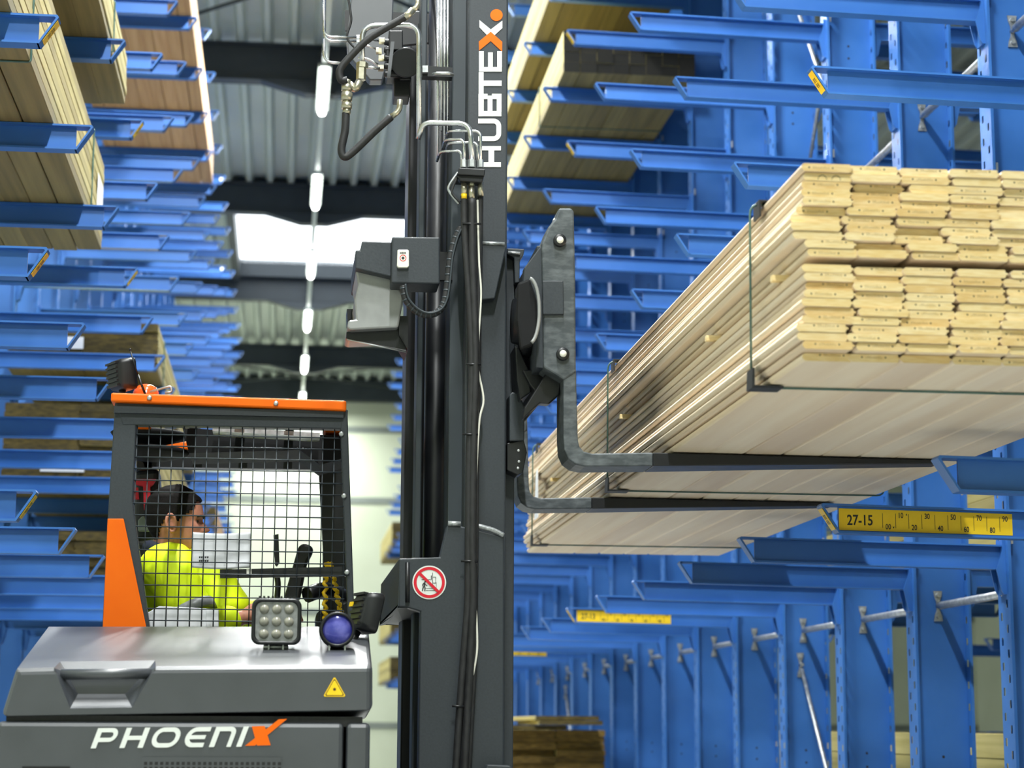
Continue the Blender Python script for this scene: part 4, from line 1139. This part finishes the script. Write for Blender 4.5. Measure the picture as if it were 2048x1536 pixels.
# --- control box, its sheet cover and cable loop
cb = MB(); cb.plate([(784, 473), (880, 474), (880, 568), (783, 566)], 6.0, 0.13); cbx = cb.build('control_box', G, T, bevel=0.005)
kp = MB(); 
kp.plate([(795, 500), (798, 499), (815, 499), (818, 501), (818, 532), (815, 535), (797, 535), (794, 532)], 5.988, 0.014)
sw = kp.build('control_pendant', M['cream'], cbx, bevel=0.002)
kp = MB(); kp.ribbon([(806+6*math.cos(2*math.pi*k/20), 516+6*math.sin(2*math.pi*k/20)) for k in range(20)], 1.4, PM(5.9875), 0, 0.0006, closed=True)
kp.poly([(806+3*math.cos(k*math.pi/4), 516+3*math.sin(k*math.pi/4)) for k in range(8)], PM(5.9875), 1, 0.0006)
for k in range(5): kp.poly([(800+2.4*k, 504), (801.6+2.4*k, 504), (801.6+2.4*k, 508), (800+2.4*k, 508)], PM(5.9875), 1, 0.0006)
kp.build('printed_mark', [M['red'], M['ink']], cbx)
cv = MB(); cv.plate([(724, 482), (783, 484), (783, 554), (711, 537), (711, 500), (720, 500)], 6.06, 0.4); cv.build('sheet_cover', G, T, bevel=0.004)
cv = MB(); cv.plate([(711, 540), (783, 556), (808, 590), (797, 655), (700, 660), (694, 655), (697, 640), (712, 638), (709, 600), (716, 570)], 6.10, 0.3); cv.build('sheet_cover', M['cover'], T, bevel=0.01)
for pix, Y, dd in (([(694, 618), (708, 618), (712, 640), (695, 645)], 6.3, 0.1), ([(693, 664), (800, 655), (812, 700), (692, 677)], 6.14, 0.03), ([(798, 632), (816, 632), (816, 700), (798, 670)], 6.12, 0.2)):
    MB().plate(pix, Y, dd).build('sheet_cover', K, T)
cv = MB().tube([P(694, 679, 6.14), P(812, 704, 6.14)], 0.003, 6); cv.build('edge_strip', M['galv'], T)
lp = [(806, 572), (812, 600), (832, 622), (855, 630), (878, 622), (890, 600), (896, 560), (900, 520), (910, 480), (922, 455)]
P3 = spline([P(x, y, 5.97) for x, y in lp], 8)
MB().tube(P3, 0.0108, 10).build('cable_loop', M['rubber'], T)
pts = spline([P(x+5, y-4, 5.955) for x, y in lp], 8)
MB().tube(pts, 0.0035, 6).build('signal_cable', M['beam'], T)
q = MB()
for i in range(2, len(P3)-2, 3):
    d = (P3[i+1]-P3[i-1]).normalized(); q.tube([P3[i]-d*0.0028, P3[i]+d*0.0028], 0.0112, 10)
q.build('cable_wrap', M['beam'], T)
# brackets holding covers and head pipework to the mast
for pix, Y in (([(830, 500), (905, 505), (905, 560), (830, 560)], 6.13), ([(800, 40), (905, 60), (905, 80), (800, 90)], 6.45), ([(690, 20), (930, 30), (930, 60), (690, 60)], 6.58)):
    MB().plate(pix, Y, 0.02).build('mounting_bracket', K, T)

# ------------------------------------------------------------------ fork carriage and forks
FY, FWD = 5.83, 0.15
fk = [(1125, 560), (1150, 560), (1151, 700), (1156, 880), (1159, 893), (1168, 903), (1184, 907), (1306, 905)]
fk_low = [(1306, 932), (1170, 933), (1152, 929), (1137, 918), (1129, 900), (1127, 870), (1127, 740)]
tipx = P(1306, 905, FY).x
def fork(dY):
    pts = [P(x, y, FY)+Vector((0, dY, 0)) for x, y in fk+fk_low]
    f = MB().prism(pts, (0, FWD, 0)).build('fork', M['fork'], T, bevel=0.004)
    zt = P(1306, 905, FY).z; zb = P(1306, 932, FY).z
    x1 = tipx+0.92
    s = MB()
    y0, y1 = FY+dY, FY+dY+FWD
    s.hexa([(tipx, y0, zb), (x1, y0+0.035, zt-0.012), (x1, y1-0.035, zt-0.012), (tipx, y1, zb), (tipx, y0, zt), (x1, y0+0.035, zt), (x1, y1-0.035, zt), (tipx, y1, zt)])
    s.build('fork_blade', K, f, bevel=0.003)
    return f
fork(0.0); fork(1.2)
def cplate(dY):
    c = MB()
    c.prism([P(x, y, FY-0.004)+Vector((0, dY, 0)) for x, y in [(1110, 437), (1118, 416), (1144, 416), (1148, 424), (1151, 560), (1152, 745), (1128, 760), (1088, 735), (1084, 487), (1096, 455)]], (0, 0.13, 0))
    o = c.build('hook_plate', M['fork'], T, bevel=0.006)
    k = MB()
    k.prism([P(x, y, FY-0.014)+Vector((0, dY, 0)) for x, y in [(1085, 561), (1127, 561), (1128, 629), (1086, 629)]], (0, 0.012, 0))
    k.build('clamp_plate', G, o, bevel=0.003)
    for (x, y) in ((1119, 482), (1125, 709)):
        cc = P(x, y, FY-0.004)+Vector((0, dY, 0))
        kk = MB().lathe(cc, (0, -1, 0), [(0, 0.02), (0.012, 0.02), (0.014, 0.017), (0.014, 0.0)], 24).build('roller', K, o)
        MB().lathe(cc+Vector((0, -0.0135, 0)), (0, -1, 0), [(0, 0.0108), (0.003, 0.0105), (0.004, 0.003), (0.004, 0)], 20).build('roller_cap', M['cream'], kk)
    return o
cplate(0.0); cplate(1.2)
q = MB(); q.plate([(1086, 486), (1049, 535), (1046, 574), (1058, 562), (1070, 590), (1075, 640), (1072, 735), (1090, 737)], 5.85, 0.05)
x0_, x1_ = P(1074, 600, 5.85).x, P(1092, 600, 5.85).x
q.box(x0_, x1_, 5.86, 7.17, P(1086, 735, 5.85).z, P(1086, 490, 5.85).z)
q.build('fork_carriage', G, T, bevel=0.003)
c = P(1056, 622, 5.86)
q = MB().lathe(c+Vector((0.02, 0.16, 0)), (1, 0, 0), [(-0.05, 0.0), (-0.05, 0.07), (-0.03, 0.075), (-0.02, 0.115), (0.01, 0.115), (0.016, 0.10)], 32); q.build('swivel_hub', K, T)
c2 = P(1058, 622, 5.79)
MB().tube([c2+Vector((0.035*math.sin(t_)*0.9, -0.004, 0.102*math.cos(t_))) for t_ in [math.pi*(0.02+0.9*k/20) for k in range(21)]], 0.0055, 8).build('rim', M['cover'], T)
q = MB(); q.plate([(1036, 565), (1060, 556), (1074, 600), (1076, 660), (1066, 690), (1042, 700), (1034, 640)], 5.80, 0.03); q.build('hub_cover', M['matte'], T, bevel=0.008)
# inner mast rail on the fork side and lower braces
q = MB(); vbox(q, 1008, 1030, 700, 6.14, 6.30, 0.5, P(1015, 500, 6.14).z); vbox(q, 1000, 1020, 700, 6.75, 6.95, 0.5, P(1015, 500, 6.14).z); q.build('inner_rail', G, T, bevel=0.004)
q = MB(); q.plate([(1014, 496), (1049, 498), (1047, 510), (1040, 520), (1039, 565), (1030, 566), (1028, 515), (1014, 508)], 6.10, 0.3); cr = q.build('carriage_arm', G, T, bevel=0.003)
q = MB().tube([P(1016, 505, 6.095), P(1040, 507, 6.095)], 0.005, 8); q.build('weld_seam', M['weld'], cr)
q = MB()
q.plate([(1046, 838), (1049, 815), (1090, 750), (1098, 700), (1112, 718), (1126, 745), (1118, 790), (1098, 808), (1080, 806)], 5.9, 0.05)
q.plate([(1030, 690), (1040, 700), (1058, 740), (1062, 785), (1040, 800), (1034, 760)], 6.0, 0.3)
q.plate([(1045, 740), (1100, 738), (1120, 752), (1085, 800), (1060, 770)], 5.98, 1.0)
q.build('carriage_brace', K, T, bevel=0.004)
q = MB(); q.plate([(1019, 790), (1024, 784), (1038, 786), (1049, 812), (1049, 881), (1019, 882)], 6.05, 0.12); q.build('rail_stop', G, T, bevel=0.004)
q = MB(); q.plate([(1014, 886), (1048, 880), (1054, 905), (1046, 945), (1036, 950), (1014, 940)], 6.06, 0.10); hb_ = q.build('chain_anchor', K, T, bevel=0.003)
for (x, y) in ((1037, 901), (1038, 923), (1036, 936)): MB().lathe(P(x, y, 6.058), (0, -1, 0), [(0, 0.004), (0.001, 0)], 10).build('bolt', M['galv'], hb_)
q = MB(); q.plate([(975, 1529), (1020, 1531), (1028, 1540), (1028, 1560), (960, 1560)], 5.9, 0.06); q.build('foot_plate', G, T, bevel=0.004)
# ------------------------------------------------------------------ papers and driver in the cab
def sheet(name, pix, Y, label, cat, waves):
    mb = MB(); (x0, y0), (x1, y1) = pix; nx, nz = 24, 14; vs = []
    for lay in range(2):
        for j in range(nz+1):
            for i in range(nx+1):
                u, v = i/nx, j/nz
                p = P(x0+(x1-x0)*u, y0+(y1-y0)*v+3*math.sin(u*3), Y)
                p.y += waves*(math.sin(u*7+v*5)+0.6*math.sin(v*16+u*3))*v*(0.4+u)+(0.006 if lay else 0)
                vs.append(p)
    k = (nx+1)*(nz+1); fs = []
    for j in range(nz):
        for i in range(nx):
            a = j*(nx+1)+i
            fs += [(a, a+1, a+nx+2, a+nx+1), (k+a, k+a+nx+1, k+a+nx+2, k+a+1)]
    for i in range(nx):
        fs += [(i, k+i, k+i+1, i+1), (nz*(nx+1)+i, nz*(nx+1)+i+1, k+nz*(nx+1)+i+1, k+nz*(nx+1)+i)]
    for j in range(nz):
        a, b = j*(nx+1), j*(nx+1)+nx
        fs += [(a, a+nx+1, k+a+nx+1, k+a), (b, k+b, k+b+nx+1, b+nx+1)]
    mb.add(vs, fs, 0, True)
    for i in range(10):                                # a few lines of small print in the corner
        x = x0+14+(i % 5)*4; y = y1-22+(i//5)*7
        mb.add([P(x, y, Y-0.012), P(x+3, y-0.6, Y-0.012), P(x+3, y+3, Y-0.012), P(x, y+3.6, Y-0.012)], [(0, 1, 2, 3)], 1)
    o = mb.build(name, [M['paper'], M['ink']], fix=False)
    return tag(o, label, cat)
sheet('paper_stack', ((384, 1064), (501, 1135)), YG+0.035, 'stack of wavy white papers clipped inside the cab guard before the driver', 'papers', 0.004)
rolls = MB()
rolls.plate([(294, 1226), (318, 1212), (436, 1218), (436, 1262), (296, 1262)], YG+0.05, 0.10)
rolls.plate([(412, 1219), (437, 1219), (437, 1262), (412, 1262)], YG+0.046, 0.004)
tag(rolls.build('paper_bundle', M['paper'], bevel=0.008), 'white bundle lying low inside the cab in front of the driver sleeve', 'papers')

import bmesh
YP = 6.86
hc = P(355, 1043, YP)                                   # head: middle of the skull at eye height
per = thing('person', 'driver in yellow hi-vis jacket seated in the caged cab, facing the mast', 'person', (hc.x, YP, 1.2))
HH = 0.240
z_chin = hc.z-0.5*HH
TT = [0.0, 0.06, 0.13, 0.22, 0.28, 0.35, 0.42, 0.5, 0.56, 0.62, 0.72, 0.82, 0.9, 0.96, 1.0]
FX = [0.050, 0.080, 0.086, 0.082, 0.086, 0.082, 0.084, 0.080, 0.087, 0.089, 0.085, 0.070, 0.048, 0.022, 0.002]
BX = [0.030, 0.034, 0.050, 0.066, 0.074, 0.084, 0.092, 0.099, 0.102, 0.104, 0.103, 0.094, 0.074, 0.044, 0.002]
WY = [0.030, 0.044, 0.053, 0.060, 0.063, 0.066, 0.069, 0.072, 0.074, 0.0755, 0.077, 0.073, 0.060, 0.038, 0.002]
def interp(A, t):
    for i in range(len(TT)-1):
        if t <= TT[i+1]:
            k = (t-TT[i])/(TT[i+1]-TT[i]); k = k*k*(3-2*k)*0.5+k*0.5
            return A[i]*(1-k)+A[i+1]*k
    return A[-1]
def head_pt(th, t, off=0.0):
    c, s = math.cos(th), math.sin(th)
    ax_ = interp(FX, t) if c > 0 else interp(BX, t); wy = interp(WY, t)
    k = (abs(c)**2.3+abs(s)**2.3)**(-1/2.3)
    x, y = ax_*c*k, wy*s*k
    def g(a, b, w, v): return math.exp(-((th-a)/w)**2-((t-b)/v)**2)
    nose = 0.030*g(0, 0.37, 0.16, 0.045)+0.018*g(0, 0.45, 0.12, 0.06)+0.008*(g(0.2, 0.355, 0.1, 0.03)+g(-0.2, 0.355, 0.1, 0.03))
    soc = -0.010*(g(0.42, 0.495, 0.20, 0.04)+g(-0.42, 0.495, 0.20, 0.04))
    brow = 0.005*(g(0.38, 0.57, 0.3, 0.03)+g(-0.38, 0.57, 0.3, 0.03))
    lips = 0.007*g(0, 0.255, 0.28, 0.022)+0.006*g(0, 0.205, 0.25, 0.022)-0.004*g(0, 0.23, 0.4, 0.012)
    chin = 0.006*g(0, 0.10, 0.3, 0.05)
    cheek = 0.004*(g(0.8, 0.40, 0.3, 0.09)+g(-0.8, 0.40, 0.3, 0.09))
    d = nose+soc+brow+lips+chin+cheek+off
    r = math.hypot(x, y) or 1e-6
    x += x/r*d; y += y/r*d
    z = z_chin+HH*t+(off*1.0 if t > 0.9 else 0)
    return Vector((hc.x+x, YP+y, z))
NT, NZ = 56, 44
body = MB()
vs, fs = [], []
ths = [-math.pi+2*math.pi*k/NT for k in range(NT)]
for j in range(NZ+1):
    for th in ths: vs.append(head_pt(th, j/NZ))
for j in range(NZ):
    for k in range(NT):
        fs.append((j*NT+k, j*NT+(k+1) % NT, (j+1)*NT+(k+1) % NT, (j+1)*NT+k))
fs.append(tuple(range(NT-1, -1, -1))); fs.append(tuple(NZ*NT+k for k in range(NT)))
body.add(vs, fs, 0, True)
# ears
for s in (-1, 1):
    ec = Vector((hc.x-0.012, YP+s*0.074, z_chin+HH*0.44))
    ring = []
    for k in range(14):
        a = 2*math.pi*k/14
        ring.append(ec+Vector((-0.004+0.017*math.cos(a)-0.004*math.sin(a), s*(0.004+0.006*(1-math.cos(a))), 0.031*math.sin(a))))
    body.tube(ring, 0.0065, 8, closed=True)
    body.lathe(ec, (0.2*0, s, 0), [(-0.012, 0.0), (-0.01, 0.018), (0.002, 0.017), (0.003, 0.0)], 12)
def limb(mb, pts, rs, n=16): mb.tube(spline(pts, 6), [q for q in interp_r(rs, 6)], n)
def interp_r(rs, seg):
    out = []
    for i in range(len(rs)-1):
        for j in range(seg):
            t = j/seg; t = t*t*(3-2*t)
            out.append(rs[i]*(1-t)+rs[i+1]*t)
    return out+[rs[-1]]
neck = Vector((hc.x-0.030, YP, z_chin+0.035))
chest = Vector((hc.x-0.030, YP, z_chin-0.17)); pelvis = Vector((hc.x-0.03, YP, z_chin-0.50))
limb(body, [neck+Vector((0.01, 0, 0.05)), neck, neck+Vector((-0.012, 0, -0.07)), chest], [0.052, 0.054, 0.058, 0.075])
limb(body, [neck+Vector((-0.03, 0, -0.09)), chest, (chest+pelvis)/2, pelvis], [0.075, 0.11, 0.11, 0.115])
sh = {-1: P(338, 1140, YP-0.20), 1: P(352, 1140, YP+0.20)}
elb = {-1: P(398, 1262, YP-0.26), 1: P(436, 1238, YP+0.20)}
wr = {-1: P(482, 1236, YP-0.20), 1: P(532, 1226, YP+0.10)}
def hand(mb, w, d, side, curl=0.9):
    """palm and five bent fingers; d = forearm direction"""
    d = d.normalized(); upv = Vector((0, 0, 1)); lat = Vector((0, side*1.0, 0.15)).normalized()
    lat = (lat-d*lat.dot(d)).normalized(); dn_ = d.cross(lat).normalized()
    if dn_.z > 0: dn_ = -dn_
    mb.tube([w-d*0.02, w+d*0.01, w+d*0.045, w+d*0.082], [0.023, 0.025, 0.037, 0.036], 12, flat=0.55 if False else 1.0)
    for i, (o_, L) in enumerate(((-0.031, 0.072), (-0.011, 0.082), (0.010, 0.076), (0.030, 0.060))):
        b0 = w+d*0.078+lat*o_
        a = curl*(0.55+0.08*i)
        p1 = b0+(d*math.cos(a*0.5)+dn_*math.sin(a*0.5))*L*0.45
        p2 = p1+(d*math.cos(a*1.3)+dn_*math.sin(a*1.3))*L*0.32
        p3 = p2+(d*math.cos(a*2.0)+dn_*math.sin(a*2.0))*L*0.26
        mb.tube([b0-d*0.02, b0, p1, p2, p3], [0.010, 0.0098, 0.0090, 0.0082, 0.0066], 8)
    t0 = w+d*0.022-lat*0.028
    mb.tube([t0+lat*0.012, t0-lat*0.014+d*0.016, t0-lat*0.022+d*0.042+dn_*0.012, t0-lat*0.016+d*0.064+dn_*0.022], [0.014, 0.0125, 0.0105, 0.008], 8)
for s in (-1, 1):
    limb(body, [chest+Vector((0.0, 0.1*s, 0.06)), sh[s], (sh[s]*0.45+elb[s]*0.55), elb[s]], [0.07, 0.062, 0.05, 0.043])
    limb(body, [sh[s]*0.1+elb[s]*0.9, elb[s], (elb[s]*0.5+wr[s]*0.5), wr[s]], [0.044, 0.044, 0.038, 0.026])
    hand(body, wr[s], wr[s]-elb[s], s, 0.9)
    hip = pelvis+Vector((0.02, 0.09*s, -0.03)); knee = hip+Vector((0.42, 0.05*s, 0.02)); foot = knee+Vector((0.02, 0, -0.30))
    limb(body, [pelvis, hip, (hip+knee)/2, knee], [0.10, 0.085, 0.075, 0.058]); limb(body, [hip*0.1+knee*0.9, knee, (knee+foot)/2, foot], [0.058, 0.056, 0.05, 0.04])
    limb(body, [foot, foot+Vector((0.06, 0, -0.045)), foot+Vector((0.17, 0, -0.055))], [0.042, 0.04, 0.03])
bo = body.build('body', M['skin'], per, fix=False)
rm = bo.modifiers.new('skin', 'REMESH'); rm.mode = 'VOXEL'; rm.voxel_size = 0.0042; rm.use_smooth_shade = True
sm_ = bo.modifiers.new('smooth', 'SMOOTH'); sm_.factor = 0.5; sm_.iterations = 3
# hair
def masked(lo, off, name, mt, th_=0.006):
    mb = MB(); vs, fs = [], []; NH = 90
    for j in range(NH+1):
        for th in ths: vs.append(head_pt(th, 0.2+0.8*j/NH, off))
    for j in range(NH):
        t = 0.2+0.8*(j+0.5)/NH
        for k in range(NT):
            th = abs(ths[k]+math.pi/NT)
            if t > lo(th): fs.append((j*NT+k, j*NT+(k+1) % NT, (j+1)*NT+(k+1) % NT, (j+1)*NT+k))
    fs.append(tuple(NH*NT+k for k in range(NT)))
    mb.add(vs, fs, 0, True)
    o = mb.build(name, M[mt], per, fix=False)
    so = o.modifiers.new('thick', 'SOLIDIFY'); so.thickness = th_; so.offset = 1
    return o
def hairline(th):
    if th < 0.75: return 0.80-0.03*th
    if th < 1.15: return 0.78-(th-0.75)*0.45
    if th < 1.55: return 0.60-(th-1.15)*0.35
    if th < 1.95: return 0.56
    return max(0.24, 0.50-(th-1.95)*0.5)
masked(hairline, 0.004, 'hair', 'hair', 0.007)
for s in (-1, 1):
    for nm, mm, r, dx in (('eye', 'white', 0.0115, 0.0), ('iris', 'ink', 0.006, 0.0072)):
        pc = head_pt(0.40*s, 0.497); dirn = (pc-Vector((hc.x, YP, pc.z))).normalized()
        pc = pc-dirn*0.006
        MB().lathe(pc+dirn*dx-dirn*r, dirn, [(r*(1-math.cos(math.pi*k/8)), r*math.sin(math.pi*k/8)) for k in range(9)], 14).build(nm, M[mm], per)
    MB().tube([head_pt(a*s, b_, 0.001) for a, b_ in ((0.18, 0.555), (0.35, 0.572), (0.55, 0.57), (0.72, 0.55))], [0.003, 0.0042, 0.004, 0.002], 8).build('eyebrow', M['hair'], per)
MB().tube([head_pt(a, 0.232, -0.0015) for a in (-0.42, -0.2, 0, 0.2, 0.42)], [0.0015, 0.003, 0.0032, 0.003, 0.0015], 8).build('lips', mat('lips', srgb(150, 86, 76), 0.5), per)
# jacket
jk = MB()
limb(jk, [neck+Vector((-0.022, 0, -0.075)), chest+Vector((0, 0, 0.06)), chest+Vector((0.01, 0, -0.05)), (chest+pelvis)/2, pelvis+Vector((0, 0, 0.02))], [0.085, 0.118, 0.124, 0.126, 0.135], 20)
for s in (-1, 1):
    d = (wr[s]-elb[s]).normalized()
    limb(jk, [chest+Vector((0.0, 0.05*s, 0.06)), sh[s], (sh[s]*0.45+elb[s]*0.55), elb[s]], [0.115, 0.095, 0.080, 0.068])
    limb(jk, [sh[s]*0.12+elb[s]*0.88, elb[s], (elb[s]*0.5+wr[s]*0.5), wr[s]-d*0.015], [0.070, 0.068, 0.060, 0.046])
jk.tube([P(372, 1110, YP-0.05), P(420, 1160, YP-0.04), P(440, 1210, YP-0.04), P(430, 1270, YP-0.02)], [0.06, 0.085, 0.10, 0.10], 16)
jo = jk.build('jacket', M['hivis'], per, fix=False)
rm = jo.modifiers.new('cloth', 'REMESH'); rm.mode = 'VOXEL'; rm.voxel_size = 0.009; rm.use_smooth_shade = True
s1 = jo.modifiers.new('smooth', 'SMOOTH'); s1.factor = 0.6; s1.iterations = 6
tx_ = bpy.data.textures.new('folds', 'CLOUDS'); tx_.noise_scale = 0.09
dp = jo.modifiers.new('folds', 'DISPLACE'); dp.texture = tx_; dp.strength = 0.022; dp.mid_level = 0.5
cl_ = MB().tube([neck+Vector((0.052*math.cos(a)-0.012, 0.066*math.sin(a), -0.028-0.022*math.cos(a))) for a in [2*math.pi*k/24 for k in range(24)]], 0.024, 10, closed=True)
cl_.tube([neck+Vector((0.060*math.cos(a)-0.022, 0.095*math.sin(a), -0.078-0.012*math.cos(a))) for a in [2*math.pi*k/24 for k in range(24)]], 0.026, 10, closed=True)
cl_.build('collar', M['navy'], per)
bd = MB()
def band(path, r, w):
    q = [Vector(p) for p in path]
    bd.tube(q, r, 20)
u = (elb[-1]-sh[-1])
band([sh[-1]+u*0.66, sh[-1]+u*0.80], 0.090, 0)
bd.build('reflective_band', M['band'], per)
tr = MB()
for s in (-1, 1):
    hip = pelvis+Vector((0.02, 0.09*s, -0.03)); knee = hip+Vector((0.42, 0.05*s, 0.02)); foot = knee+Vector((0.02, 0, -0.30))
    limb(tr, [pelvis+Vector((0, 0.04*s, 0)), hip, (hip+knee)/2, knee], [0.13, 0.105, 0.092, 0.075]); limb(tr, [hip*0.1+knee*0.9, knee, (knee+foot)/2, foot], [0.076, 0.074, 0.065, 0.06])
to = tr.build('trousers', M['navy'], per, fix=False)
rm = to.modifiers.new('cloth', 'REMESH'); rm.mode = 'VOXEL'; rm.voxel_size = 0.012; rm.use_smooth_shade = True
for q in protos: bpy.data.objects.remove(q)
